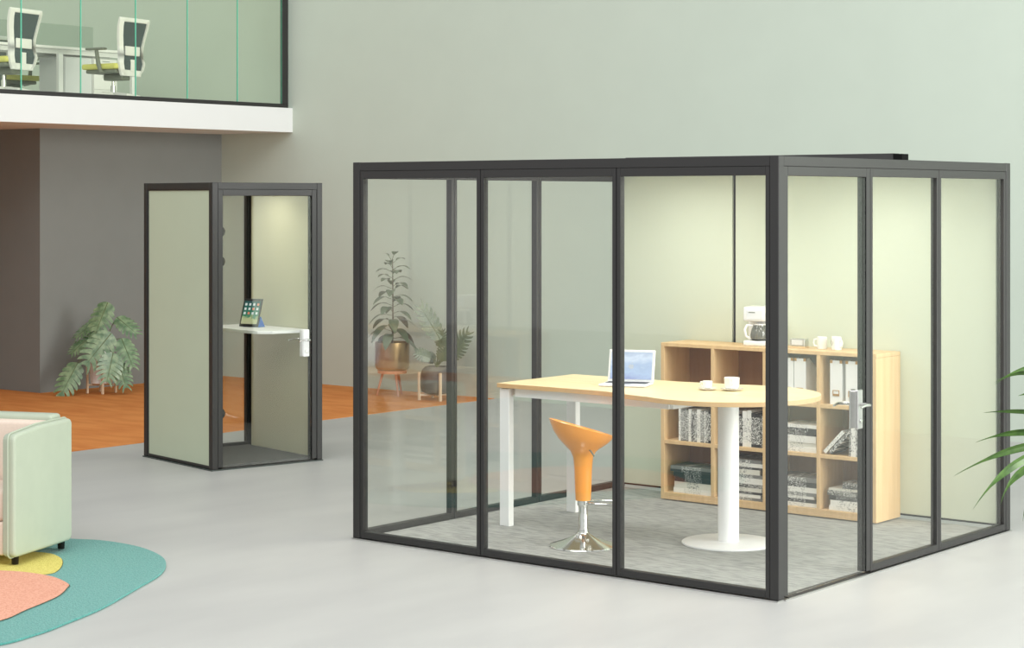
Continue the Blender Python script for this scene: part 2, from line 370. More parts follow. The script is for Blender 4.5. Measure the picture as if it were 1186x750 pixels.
fm = MB(); fm.box((-BW + .06, .06, 0.001), (-.06, BD - .06, .014)); fm.build('booth_carpet', M['carpet'], booth)
tr_ = MB(); tr_.box((-BW + .0, -.012, 0.0005), (.0, .055, .0078)); tr_.box((-.055, .055, .0005), (.010, BD, .0078)); tr_.box((-BW, .055, .0005), (-BW + .055, BD, .0078)); tr_.box((-BW + .055, BD - .055, .0005), (-.055, BD, .0078))
tr_.build('base_track', M['steel'], booth)
rf = MB(); rf.box((-BW + .056, .056, BH - .05), (-.056, BD - .056, BH - .012)); roof = rf.build('booth_roof', M['white'], booth)
for x in (-2.25, -.78):
    for y in (.8, 1.95):
        MB().box((x - .3, y - .3, BH - .056), (x + .3, y + .3, BH - .0505)).build('assumed_ceiling_light', M['lamp'], roof)  # assumed glowing panels under the roof, hidden from the camera
bb = MB(); bb.box((-2.9, BD - .09, BH), (-.76, BD - .02, BH + .072), 0, None, .003); bb.build('roof_rail', M['black'], booth)
be = MB(); be.box((-.765, BD - .10, BH), (-.70, BD - .01, BH + .068), 0, None, .002); be.build('roof_rail_end', M['gasket_and_shade'], booth)

# small phone booth
SW, SD, SH = 1.10, 1.0, 2.209
pb = thing('phone_booth', (-5.903, 1.481, 0), 'small narrow black framed booth with a pale green side panel and a tablet shelf', 'office booth', rz=R(-12.5))
posts_and_beams(pb, SW, SD, SH, .05)
Pf = lambda u, v, z: (-SW + u, v, z)
Pr = lambda u, v, z: (-v, u, z)
Pl = lambda u, v, z: (-SW + v, u, z)
Pb = lambda u, v, z: (-SW + u, SD - v, z)
zs = SH - .053
framed(pb, Pf, .05, SW - .05, .012, zs, M['sage'], 'solid_panel', st=.012, top=.008, bot=.02, dep=.05, thick=.02, filldep=.024, label='pale sage green solid side panel')
framed(pb, Pl, .05, SD - .05, .012, zs, M['glass'], 'glass_pane', st=.018, top=.03, bot=.04)
mb = MB(); ubox(mb, Pb, .05, SW - .05, .01, .03, .03, zs); bk = mb.build('wall_backing', M['gasket_and_shade'], pb)
mb = MB(); ubox(mb, Pb, .10, SW - .055, .03, .055, .03, zs - .004, 0, .002); mb.build('acoustic_panel', M['beige'], bk, label='pale putty coloured back panel')
glass_door(pb, Pr, .05, .95, .02, zs, 1.0, (1.83, 1.60, .43), False)
MB().box((-SW + .055, .055, .001), (-.055, SD - .055, .03)).build('booth_carpet', M['carpetdark'], pb)
tb = MB(); tb.box((-SW, -.012, .0005), (.012, .05, .0078)); tb.box((-.05, .05, .0005), (.012, SD, .0078)); tb.box((-SW, .05, .0005), (-SW + .05, SD, .0078)); tb.box((-SW + .05, SD - .05, .0005), (-.05, SD, .0078))
tb.build('base_track', M['darkgrey'], pb)
r2 = MB().box((-SW + .052, .052, SH - .05), (-.052, SD - .052, SH - .012)).build('booth_roof', M['white'], pb)
MB().box((-.7, .35, SH - .056), (-.4, .75, SH - .0505)).build('assumed_ceiling_light', M['lamp'], r2)  # assumed glowing panel, unseen above the door opening
sh = MB(); sh.prism([(-SW + .06, SD - .06), (-SW + .06, .50), (-.30, .50), (-.20, .52), (-.135, .62), (-.10, SD - .06)], 1.015, 1.04, 0)
sh.build('shelf_desk', M['powder'], pb, bevel=.003)

# ---------------------------------------------------------------- tablet on the booth shelf
def in_pb(x, y, z):
    c, s = math.cos(R(-12.5)), math.sin(R(-12.5)); return (-5.903 + c * x - s * y, 1.481 + s * x + c * y, z)
tab = thing('tablet', in_pb(-.635, .70, 1.0405), 'black framed tablet showing app icons, propped on the phone booth shelf', 'tablet', rz=R(-12.5) + R(22))
TT = Matrix.Translation((0, 0, .004)) @ Matrix.Rotation(R(-18), 4, 'X')
body = MB().box((-.095, -.004, 0), (.095, .004, .235), 0, TT, .003).build('body', M['keys'], tab)
MB().box((-.080, -.0055, .022), (.080, -.0042, .213), 0, TT).build('screen', M['tabscreen'], body)
ic = MB()
for r_ in range(3):
    for c_ in range(4):
        x = -.06 + c_ * .04; z = .185 - r_ * .037
        ic.box((x - .010, -.0066, z - .010), (x + .010, -.0056, z + .010), 1 if (r_ + c_) % 5 == 3 else 0, TT)
ic.build('app_icon', [M['icon'], M['icon2']], body)
st = MB(); st.prism([(.0, 0), (.085, 0), (.030, .085)], -.07, .09, 0, Matrix.Translation((0, .018, 0)) @ Matrix(((0, 0, 1, 0), (1, 0, 0, 0), (0, 1, 0, 0), (0, 0, 0, 1))))
st.build('folded_stand', M['blue'], tab, label='blue folded cover stand')

# ---------------------------------------------------------------- meeting table
table = thing('meeting_table', (-1.6, 1.25, .014), 'tall birch topped meeting table with one rounded end on a white pedestal', 'table')
def T(x, y): return (x + 1.6, y - 1.25)
cx, cy, cr = -1.09, 1.23, .55
pts = [(-2.575, .85)]
N = 14
a0 = R(-118); a1 = R(118)
sx0, sx1 = -1.80, cx + cr * math.cos(a0); ye = cy + cr * math.sin(a0)
for i in range(N + 1):
    t = i / N; w = t * t * (3 - 2 * t); pts.append((sx0 + (sx1 - sx0) * t, .85 + (ye - .85) * w))
for i in range(1, 41): a = a0 + (a1 - a0) * i / 40; pts.append((cx + cr * math.cos(a), cy + cr * math.sin(a)))
ye2 = cy + cr * math.sin(a1)
for i in range(1, N + 1):
    t = i / N; w = t * t * (3 - 2 * t); pts.append((sx1 + (sx0 - sx1) * t, ye2 + (1.655 - ye2) * w))
pts.append((-2.575, 1.655))
zT = .918 - .014
MB().prism([T(*p) for p in pts], zT - .028, zT, 0, mi_side=1).build('tabletop', [M['tabletop'], M['edge']], table, bevel=.002)
for y in (.90, 1.60):
    x0, y0 = T(-2.535, y); MB().box((x0 - .038, y0 - .025, 0), (x0 + .038, y0 + .025, zT - .035), 0, None, .003).build('leg', M['powder'], table)
fr = MB(); xa = T(-2.47, 0)[0]; xb = T(-1.30, 0)[0]
for y in (.92, 1.56):
    y0 = T(0, y)[1]; fr.box((xa, y0 - .02, zT - .085), (xb, y0 + .02, zT - .030), 0, None, .002)
for x in (-2.45, -1.30):
    x0 = T(x, 0)[0]; fr.box((x0 - .02, T(0, .92)[1], zT - .085), (x0 + .02, T(0, 1.56)[1], zT - .030), 0, None, .002)
x0 = T(-2.535, 0)[0]
fr.box((x0 - .02, T(0, .90)[1], zT - .078), (x0 + .02, T(0, 1.60)[1], zT - .036), 0, None, .002)
fr.box((T(-1.33, 0)[0], -.08, zT - .06), (T(-.95, 0)[0], .06, zT - .029), 0, None, .002)
fr.build('under_frame', M['powder'], table)
px_, py_ = T(-1.09, 1.23)
MB().lathe([(.063, .012), (.063, zT - .03)], 32, 0, Matrix.Translation((px_, py_, 0))).build('pedestal', M['powder'], table)
MB().lathe([(.275, 0), (.28, .004), (.28, .012), (.272, .017), (.10, .019), (.0, .019)], 56, 0, Matrix.Translation((px_, py_, 0))).build('base_disc', M['powder'], table)

# ---------------------------------------------------------------- stool
stool = thing('bar_stool', (-1.717, .614, .014), 'amber scoop seat bar stool with a chrome trumpet base beside the table', 'stool')
mb = MB(); n = 48
bd = math.atan2(-.6273 - .30, -.7788 + .12)   # direction of the raised back of the seat
cen = .026
def ring(r, z, tilt, ex=1.0, off=0.0):
    out = []
    for k in range(n):
        a = 2 * math.pi * k / n; c = math.cos(a)
        lx = r * ex * c + off; ly = r * math.sin(a) * .92
        x = lx * math.cos(bd) - ly * math.sin(bd); y = lx * math.sin(bd) + ly * math.cos(bd)
        out.append((x, y, z + tilt * c))
    return out
outer = [(.046, .275, 0, 1, 0), (.050, .36, 0, 1, 0), (.053, .46, 0, 1, 0), (.060, .53, 0, 1, 0), (.076, .565, .003, 1, 0), (.105, .592, .010, 1, .004), (.140, .622, .022, 1, .008),
         (.168, .655, .036, 1, .010), (.184, .690, .050, 1.02, .010), (.190, .708, .056, 1.03, .010)]
inner = [(.184, .711, .056, 1.03, .010), (.160, .672, .038, 1, .010), (.125, .64, .018, 1, .006), (.08, .622, .006, 1, 0), (.0001, .617, 0, 1, 0)]
rings = [ring(*q) for q in outer + inner]; vs = [p for r_ in rings for p in r_]; fs = []
for i in range(len(rings) - 1):
    for k in range(n): fs.append((i * n + k, i * n + (k + 1) % n, (i + 1) * n + (k + 1) % n, (i + 1) * n + k))
fs.append(list(range(n))[::-1])
mb.add(vs, fs, 0, True); seat = mb.build('seat', M['orangeplastic'], stool)
MB().lathe([(.034, .05), (.034, .10), (.028, .11), (.028, .24), (.035, .245), (.035, .2745)], 24).build('gas_column', M['chrome'], stool)
MB().lathe([(.200, .0), (.203, .004), (.200, .010), (.17, .020), (.12, .037), (.075, .055), (.046, .072), (.038, .08), (.0345, .085), (.0345, .1)], 48).build('base', M['chrome'], stool)
fp = MB(); L = []
for k in range(33):
    a = 2 * math.pi * k / 32; L.append((.125 + .105 * math.cos(a), .075 * math.sin(a), .262))
fd_ = math.atan2(.6273, .7788)
fp.tube(L[:-1], .006, 8, 0, Matrix.Rotation(fd_, 4, 'Z'), closed=True)
fp.tube([(.03, 0, .262), (.024, .0, .262)], .01, 8, 0, Matrix.Rotation(fd_, 4, 'Z'))
fp.build('footrest', M['chrome'], stool)
lv = MB(); vdir = Vector((.36 * .78 + .6273 * .8, .36 * .6273 - .7788 * .8, 0)).normalized()
p0 = vdir * .074; lv.tube([(p0.x, p0.y, .585), (p0.x * 1.4 + .0, p0.y * 1.4, .578), (p0.x * 1.4 + .018, p0.y * 1.4 + .008, .548)], .005, 8)
lv.build('height_lever', M['olivegrey'], stool)

# ---------------------------------------------------------------- laptop
ztab = .9195
lap = thing('laptop', (-1.834, 1.215, ztab), 'open silver laptop with a blue display on the birch table', 'laptop', rz=R(20))
MB().box((-.15, -.105, 0), (.15, .105, .014), 0, None, .004).build('base', M['silver'], lap)
MB().box((-.13, -.01, .0145), (.13, .088, .0165)).build('keyboard', M['keys'], lap)
MB().box((-.045, -.09, .0145), (.045, -.025, .0152)).build('trackpad', M['steel'], lap)
LT = Matrix.Translation((0, .105, .012)) @ Matrix.Rotation(R(-14), 4, 'X')
lid = MB().box((-.15, 0, 0), (.15, .008, .205), 0, LT, .003).build('lid', M['silver'], lap)
MB().box((-.134, -.0022, .018), (.134, -.0004, .19), 0, LT).build('screen', M['lapscreen'], lid)
lg = MB(); ap = []
for k in range(24):
    a = 2 * math.pi * k / 24; r_ = .017 * (1 + .10 * math.cos(2 * a)) * (0.82 if k in (0, 1, 23) else 1)
    ap.append((r_ * math.cos(a), .098 + r_ * .95 * math.sin(a) - (.004 if k == 6 else 0)))
AX = Matrix(((1, 0, 0, 0), (0, 0, -1, 0), (0, 1, 0, 0), (0, 0, 0, 1)))
lg.prism(ap, .0024, .0032, 0, LT @ AX)
lg.prism([(.0, .117), (.004, .118), (.011, .128), (.006, .127)], .0024, .0032, 0, LT @ AX)
lg.build('screen_logo', M['logo'], lid)

# ---------------------------------------------------------------- cups and saucers
def cup(loc, s, rz, label):
    t = thing('coffee_cup', loc, label, 'cup', rz=rz)
    MB().lathe([(.022 * s, .010), (.034 * s, .014), (.041 * s, .03), (.043 * s, .062 * s + .01), (.040 * s, .062 * s + .01), (.036 * s, .03), (.02 * s, .018), (0.0001, .017)], 28).build('bowl', M['ceramic'], t)
    MB().tube([(.038 * s, 0, .055 * s + .008), (.060 * s, 0, .054 * s + .008), (.064 * s, 0, .038 * s + .008), (.052 * s, 0, .024 * s + .008), (.038 * s, 0, .022 * s + .008)], .005, 8).build('handle', M['ceramic'], t)
    return t
def saucer(loc, s, label):
    o = MB().lathe([(.030 * s, 0), (.036 * s, .002), (.07 * s, .009), (.074 * s, .013), (.070 * s, .013), (.035 * s, .007), (.0001, .007)], 32).build('saucer', M['ceramic'], loc=loc, label=label, cat='saucer')
saucer((-1.285, 1.30, ztab - .001), .80, 'white saucer under the smaller cup nearer the laptop')
cup((-1.285, 1.30, ztab), .72, R(200), 'small white espresso cup on a saucer nearer the laptop')
saucer((-1.155, 1.37, ztab - .001), .96, 'white saucer under the larger cup near the pedestal end of the table')
cup((-1.155, 1.37, ztab), 1.1, R(-52), 'larger white coffee cup above the table pedestal')

# ---------------------------------------------------------------- bookcase
BX0, BX1, BY0, BY1, BT = -2.385, -.73, 2.40, 2.725, 1.095
bc = thing('bookcase', (-1.557, 2.56, .014), 'low maple bookcase of four by three open cubbies against the lime wall', 'bookcase')
def B(x, y, z): return (x + 1.557, y - 2.56, z - .014)
def bpart(name, a, b, m=None): return MB().box(B(*a), B(*b), 0, None, .0015).build(name, m or M['maple'], bc)
th = .028
xs = [BX0 + th / 2 + i * (BX1 - BX0 - th) / 4 for i in range(5)]
bpart('side_panel', (BX0, BY0, .022), (BX0 + th, BY1, BT - .026)); bpart('side_panel', (BX1 - th, BY0, .022), (BX1, BY1, BT - .026))
bpart('top_panel', (BX0, BY0, BT - .025), (BX1, BY1, BT))
bpart('bottom_panel', (BX0 + th, BY0 + .002, .045), (BX1 - th, BY1 - .01, .07))
bpart('plinth', (BX0 + th, BY0 + .001, .022), (BX1 - th, BY0 + .02, .0445))
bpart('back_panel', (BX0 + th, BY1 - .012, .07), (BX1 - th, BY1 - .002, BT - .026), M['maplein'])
for i in (1, 2, 3): bpart('divider', (xs[i] - .013, BY0 + .001, .0705), (xs[i] + .013, BY1 - .013, BT - .026))
for z in (.415, .74):
    for i in range(4): bpart('shelf', (xs[i] + .0135 if i else xs[i] + .0145, BY0 + .003, z - .0125), (xs[i + 1] - .0135 if i < 3 else xs[i + 1] - .0145, BY1 - .013, z + .0125))
for x in (BX0 + .12, -1.557, BX1 - .12, ):
    for y in (BY0 + .04, BY1 - .04):
        c = B(x, y, 0); MB().lathe([(.014, 0), (.014, .0075)], 12, 0, Matrix.Translation((c[0], c[1], 0))).build('foot', M['powder'], bc)

# ---------------------------------------------------------------- books
colorname = {'bk_white': 'white', 'bk_cream': 'cream', 'bk_grey': 'grey', 'bk_dark': 'charcoal', 'bk_black': 'black', 'bk_mix': 'speckled grey',
             'bk_whiteV': 'white', 'bk_greyV': 'grey', 'bk_darkV': 'charcoal', 'bk_blackV': 'black'}
ordn = ['first', 'second', 'third', 'fourth', 'fifth', 'sixth', 'seventh', 'eighth', 'ninth', 'tenth', 'eleventh', 'twelfth']
COLN = ['leftmost', 'second', 'third', 'rightmost']
def flat_book(w, d, t, m):
    """spine towards -y, closed pages behind; centre of spine face at origin bottom"""
    mb = MB(); c = min(.003, t * .18)
    mb.box((-w / 2, 0, 0), (w / 2, d, c), 0); mb.box((-w / 2, 0, t - c), (w / 2, d, t), 0); mb.box((-w / 2, 0, c), (w / 2, .004, t - c), 0)
    mb.box((-w / 2 + .004, .004, c), (w / 2 - .004, d - .004, t - c), 1)
    return mb
def up_book(t, d, h, m):
    h *= .87
    mb = MB(); c = min(.003, t * .18)
    mb.box((-t / 2, 0, 0), (-t / 2 + c, d, h), 0); mb.box((t / 2 - c, 0, 0), (t / 2, d, h), 0); mb.box((-t / 2 + c, 0, 0), (t / 2 - c, .004, h), 0)
    mb.box((-t / 2 + c, .004, .004), (t / 2 - c, d - .004, h - .004), 1)
    return mb
def stack(col, row, z0, items, grp):
    z = z0 + .0005; nn = len(items)
    for k, (mn, t, xa, xb, dy) in enumerate(items):
        w = xb - xa; o = flat_book(w, .235 - abs(dy) * .3, t, mn).build('book', [M[mn], M['paper']], loc=((xa + xb) / 2, BY0 + .028 + dy, z), rot=(0, 0, R(random.uniform(-1.2, 1.2)) if w < .33 else 0),
            label='%s book lying %s from the bottom of the %s cubby stack, %s row' % (colorname[mn], ordn[k], COLN[col], row), cat='book', group=grp)
        z += t + .0006
    return z
def upright(col, row, z0, x, items, grp, dy=.02):
    for k, (mn, t, h) in enumerate(items):
        up_book(t, .18, h, mn).build('book', [M[mn], M['paper']], loc=(x + t / 2, BY0 + dy + random.uniform(0, .012), z0 + .0005),
            label='%s upright book, %s from the left in the %s cubby, %s row' % (colorname[mn], ordn[k], COLN[col], row), cat='book', group=grp)
        x += t + .0008
    return x
ci = lambda c: (xs[c] + .0155, xs[c + 1] - .0155)
a, b = ci(0)
g = 'upright books in the leftmost middle cubby'
its = [('bk_whiteV', .018, .252), ('bk_greyV', .026, .248), ('bk_greyV', .018, .256), ('bk_greyV', .014, .240), ('bk_whiteV', .022, .252), ('bk_darkV', .026, .240), ('bk_greyV', .018, .250), ('bk_whiteV', .032, .256), ('bk_greyV', .026, .246), ('bk_whiteV', .012, .248), ('bk_greyV', .022, .25), ('bk_blackV', .03, .250)]
upright(0, 'middle', .4275, b - sum(i[1] + .0008 for i in its), its, g)
a, b = ci(1)
g = 'upright books in the second middle cubby'
its = [('bk_greyV', .026, .25), ('bk_whiteV', .03, .262), ('bk_darkV', .024, .235), ('bk_blackV', .030, .245), ('bk_whiteV', .034, .272), ('bk_whiteV', .034, .278), ('bk_blackV', .042, .262), ('bk_blackV', .03, .25), ('bk_greyV', .026, .245)]
upright(1, 'middle', .4275, b - sum(i[1] + .0008 for i in its), its, g)
a, b = ci(2)
stack(2, 'middle', .4275, [('bk_white', .032, b - .33, b - .012, 0), ('bk_cream', .028, b - .32, b - .018, .004), ('bk_white', .045, b - .325, b - .016, 0), ('bk_dark', .022, b - .33, b - .006, 0), ('bk_dark', .026, b - .31, b - .004, .004), ('bk_white', .022, b - .28, b - .002, .0)], 'books lying in the third middle cubby')
# leaning pair and uprights, rightmost middle cubby
a, b = ci(3)
g = 'books in the rightmost middle cubby'
xl = a + .105
for k, (mn, t, h) in enumerate([('bk_whiteV', .024, .225), ('bk_darkV', .022, .235), ]):
    o = up_book(t, .19, h, mn).build('book', [M[mn], M['paper']], loc=(xl - .086 + k * .042, BY0 + .02, .4285 + .012 + k * .0), rot=(0, R(44), 0),
        label='%s book leaning over in the rightmost middle cubby, %s of the two' % (colorname[mn], ['outer', 'inner'][k]), cat='book', group=g)
upright(3, 'middle', .4275, b - .178, [('bk_darkV', .018, .262), ('bk_whiteV', .034, .292), ('bk_greyV', .020, .280), ('bk_whiteV', .026, .29), ('bk_darkV', .03, .28), ('bk_whiteV', .034, .285)], g, .012)
# bottom row
a, b = ci(0)
stack(0, 'bottom', .0705, [('bk_white', .034, a + .055, b - .008, 0), ('bk_cream', .042, a + .062, b - .004, .0), ('bk_black', .030, a + .070, b - .003, -.005), ('bk_black', .034, a + .060, b - .002, -.004), ('bk_dark', .016, a + .03, b - .002, .0), ('bk_grey', .022, a + .028, b - .012, .006)], 'books lying in the leftmost bottom cubby')
a, b = ci(1)
stack(1, 'bottom', .0705, [('bk_grey', .018, a + .03, b - .01, 0), ('bk_white', .022, a + .03, b - .03, 0), ('bk_dark', .016, a + .035, b - .008, 0), ('bk_cream', .026, a + .03, b - .02, 0), ('bk_mix', .024, a + .04, b - .006, .0), ('bk_white', .040, a + .03, b - .014, 0), ('bk_grey', .022, a + .05, b - .006, 0), ('bk_cream', .034, a + .03, b - .034, .0), ('bk_dark', .014, a + .03, b - .008, 0), ('bk_white', .026, a + .03, b - .004, 0), ('bk_grey', .022, a + .02, b - .024, 0)], 'books lying in the second bottom cubby')
a, b = ci(2)
stack(2, 'bottom', .0705, [('bk_white', .026, a + .05, b - .012, 0), ('bk_dark', .024, a + .04, b - .006, 0), ('bk_white', .018, a + .04, b - .03, 0), ('bk_grey', .022, a + .05, b - .014, 0), ('bk_white', .034, a + .04, b - .006, 0), ('bk_dark', .032, a + .04, b - .004, 0), ('bk_grey', .030, a + .04, b - .006, 0), ], 'books lying in the third bottom cubby')
a, b = ci(3)
zq = stack(3, 'bottom', .0705, [('bk_white', .030, a + .05, a + .30, 0), ('bk_white', .034, a + .058, a + .31, 0), ('bk_dark', .030, a + .05, a + .31, .003), ('bk_mix', .030, a + .035, a + .30, 0), ('bk_cream', .014, a + .04, a + .31, .01)], 'books lying in the rightmost bottom cubby')
for k, (mn, t) in enumerate([('bk_dark', .022), ('bk_mix', .018)]):
    flat_book(.16, .15, t, mn).build('book', [M[mn], M['paper']], loc=(a + .215, BY0 + .055, zq + .0006 + k * .0226), label='small %s book, %s at the very top of the rightmost bottom stack' % (colorname[mn], ['lower of two', 'upper of two'][k]), cat='book', group='small books topping the rightmost bottom stack')

# magazine files
def magfile(x, label, rz=0):
    t = thing('magazine_file', (x, BY0 + .03, .7532), label, 'magazine file', rz=rz, group='white magazine files in the top row')
    w, d, h, s = .088, .24, .285, .003
    mb = MB(); AY = Matrix(((0, 0, 1, 0), (1, 0, 0, 0), (0, 1, 0, 0), (0, 0, 0, 1)))
    side = [(0, 0), (d, 0), (d, .13), (.05, h), (0, h)]
    mb.prism(side, -w / 2, -w / 2 + s, 0, AY); mb.prism(side, w / 2 - s, w / 2, 0, AY)
    mb.box((-w / 2 + s, 0, 0), (w / 2 - s, s, h)); mb.box((-w / 2 + s, d - s, 0), (w / 2 - s, d, .13)); mb.box((-w / 2 + s, s, 0), (w / 2 - s, d - s, s))
    mb.build('box_body', M['white'], t)
    MB().box((-w / 2 + .012, s + .001, s), (w / 2 - .012, .20, .16)).build('papers', M['paper'], t)
    l = MB(); zc = .075
    l.box((-.024, -.003, zc - .020), (.024, -.0002, zc - .006)); l.box((-.024, -.003, zc + .014), (.024, -.0002, zc + .018)); l.box((-.024, -.003, zc - .006), (-.020, -.0002, zc + .014)); l.box((.020, -.003, zc - .006), (.024, -.0002, zc + .014))
    l.build('label_holder', M['brass'], t)
    c = MB()
    for sgn in (-1, 1): c.box((sgn * w / 2 - .001 * (sgn < 0), -.0015, h - .018), (sgn * (w / 2 - .018), .016, h + .0015)) 
    c.build('corner_clip', M['brass'], t)
a, b = ci(2)
magfile(b - .326, 'white magazine file in the third cubby, furthest left')
magfile(b - .232, 'white magazine file in the third cubby, middle of three')
magfile(b - .137, 'white magazine file in the third cubby, beside the divider')
a, b = ci(3)
magfile(a + .100, 'white magazine file first from the left in the rightmost cubby')
magfile(a + .214, 'white magazine file behind the door handle, middle of the rightmost cubby')
magfile(a + .322, 'white magazine file nearest the end panel of the rightmost cubby')

# on top of bookcase
cm = thing('coffee_maker', (-1.715, 2.60, BT + .0005), 'white drip coffee maker with a dark glass jug on the bookcase', 'coffee maker', rz=R(14))
MB().box((-.085, -.10, 0), (.085, .09, .035), 0, None, .008).build('base', M['plastic'], cm)
MB().box((-.085, .015, .0355), (.085, .09, .165), 0, None, .008).build('water_tank', M['plastic'], cm)
MB().box((-.085, -.10, .165), (.085, .09, .262), 0, None, .012).build('brew_head', M['plastic'], cm)
MB().box((-.060, -.1035, .180), (.050, -.1005, .240), 0, None, .001).build('front_plate', M['silver'], cm)
MB().box((-.045, -.1055, .222), (.0, -.1037, .228)).build('logo', M['olivegrey'], cm)
jug = MB().lathe([(.045, .0365), (.058, .045), (.062, .075), (.052, .115), (.042, .130), (.042, .138)], 28, 0, Matrix.Translation((.010, -.035, 0))).build('jug', M['smoke'], cm)
MB().tube([(-.03, -.06, .135), (-.062, -.085, .138), (-.075, -.095, .110), (-.068, -.09, .065), (-.05, -.075, .052)], .009, 10).build('jug_handle', M['plastic'], jug)
MB().lathe([(.046, .1385), (.046, .148), (.02, .152), (0, .152)], 24, 0, Matrix.Translation((.010, -.035, 0))).build('jug_lid', M['plastic'], jug)
MB().lathe([(.062, .0352), (.062, .0362)], 24, 0, Matrix.Translation((.010, -.035, 0))).build('hot_plate', M['darkgrey'], cm)

tin = thing('desk_tin', (-1.385, 2.56, BT + .0005), 'small rectangular grey tin with a wooden base on the bookcase', 'tin', rz=R(2))
MB().box((-.055, -.03, .012), (.055, .03, .062), 0, None, .004).build('tin_body', M['steel'], tin)
MB().box((-.057, -.032, 0), (.057, .032, .0118), 0, None, .002).build('tin_base', M['maple'], tin)
MB().box((-.04, -.0315, .022), (.04, -.0302, .054)).build('window', M['silver'], tin)

def mug(x, y, rz, label):
    t = thing('mug', (x, y, BT + .0005), label, 'mug', rz=rz, group='white mugs on the bookcase')
    MB().lathe([(.030, 0), (.033, .003), (.034, .078), (.031, .080), (.030, .010), (.0001, .008)], 28).build('body', M['ceramic'], t)
    MB().tube([(.032, 0, .064), (.052, 0, .062), (.056, 0, .040), (.050, 0, .022), (.032, 0, .018)], .005, 8).build('handle', M['ceramic'], t)
    m = MB(); m.tube([(0.0, -.0345, .056), (.006, -.0345, .050), (.0, -.0345, .042), (-.006, -.0345, .030)], .0016, 6); m.build('printed_squiggle', M['olivegrey'], t)
mug(-1.225, 2.58, R(-140), 'white mug nearest the small tin on the bookcase')
mug(-1.160, 2.655, R(-60), 'white mug in the middle of the row on the bookcase, set back')
mug(-1.105, 2.56, R(-20), 'white mug at the end of the row farthest from the tin')

# ---------------------------------------------------------------- plants
def monstera(mb, base, tip_dir, L, W, roll=0.0, droop=.35, lobes=7, mi=0, face=None):
    """split leaf: midrib from base along tip_dir, finger lobes on both sides, a little thickness"""
    d = Vector(tip_dir).normalized(); up = Vector((0, 0, 1))
    s = d.cross(up); s = s.normalized() if s.length > 1e-3 else Vector((1, 0, 0)); nrm = s.cross(d).normalized()
    q = Matrix.Rotation(roll, 3, d); s = q @ s; nrm = q @ nrm
    if face is not None: s = d.cross(Vector(face)).normalized(); nrm = s.cross(d).normalized()
    def P(u, v):   # u along 0..1, v sideways -1..1 (already scaled)
        z = -droop * (u ** 2) * L * .5 - .9 * (abs(v) ** 1.6) * L * .22
        return Vector(base) + d * (u * L) + s * (v * L) + nrm * z
    def half(u): return W / L * .5 * math.sin(math.pi * min(1, max(0, (u + .22) / 1.25))) ** .65
    K = 5
    for sg in (-1, 1):
        for i in range(lobes):
            u0 = -.05 + (i / lobes) * .98; u1 = -.05 + ((i + 1) / lobes) * .98; 
            sweep = .10 + .12 * i / lobes
            row0, row1 = [], []
            for k in range(K + 1):
                f = k / K; wdt = 1.0 if f < .45 else 1 - .42 * ((f - .45) / .55) ** 3.5
                uc = (u0 + u1) / 2 + sweep * f * f; hu = (u1 - u0) / 2 * (1.0 if f < .3 else .93) * wdt
                hv = half((u0 + u1) / 2 + .05) * f
                row0.append(P(min(uc - hu, 1.12), sg * hv)); row1.append(P(min(uc + hu, 1.12), sg * hv))
            vs = row0 + row1; n_ = K + 1; fs = [(k, k + 1, n_ + k + 1, n_ + k) for k in range(K)]
            th_ = nrm * .0012
            mb.add([v + th_ for v in vs] + [v - th_ for v in vs], fs + [tuple(i_ + 2 * n_ for i_ in f[::-1]) for f in fs] +
                   [(k, k + 1, k + 1 + 2 * n_, k + 2 * n_) for k in range(K)] + [(n_ + k, n_ + k + 1, n_ + k + 1 + 2 * n_, n_ + k + 2 * n_) for k in range(K)] +
                   [(K, n_ + K, 3 * n_ + K, 2 * n_ + K)], mi, True)
    mb.tube([P(-.04, 0) + nrm * .001, P(.3, 0) + nrm * .001, P(.65, 0) + nrm * .001, P(1.0, 0) + nrm * .001], [.005, .004, .003, .0012], 6, 1)
    return P(-.04, 0)

CR = Vector((.7788, .6273, 0)); CF = Vector((-.6273, .7788, 0)); UP = Vector((0, 0, 1))   # to the right, away, up: handy for facing leaves
def vec(r, f, u): return CR * r + CF * f + UP * u

# 1 monstera by the grey wall
mx, my = -11.30, 4.82
pl = thing('potted_monstera', (mx, my, .004), 'potted monstera with big split leaves by the grey wall', 'plant')
MB().lathe([(.095, .10), (.115, .11), (.130, .25), (.135, .46), (.128, .46), (.124, .40), (.0001, .40)], 32).build('pot', M['white'], pl)
MB().lathe([(.0001, .408), (.12, .408), (.123, .401)], 20).build('soil', M['soil'], pl)
std = MB()
for k in range(4):
    a = R(45 + 90 * k + 10); c, s_ = math.cos(a) * .148, math.sin(a) * .148
    std.box((c - .011, s_ - .011, 0), (c + .011, s_ + .011, .33), 0, None, .002)
std.tube([(math.cos(R(55)) * .14, math.sin(R(55)) * .14, .09), (-math.cos(R(55)) * .14, -math.sin(R(55)) * .14, .09)], .009, 8)
std.tube([(math.cos(R(145)) * .14, math.sin(R(145)) * .14, .09), (-math.cos(R(145)) * .14, -math.sin(R(145)) * .14, .09)], .009, 8)
std.build('plant_stand', M['palewood'], pl)
PXM = .00935
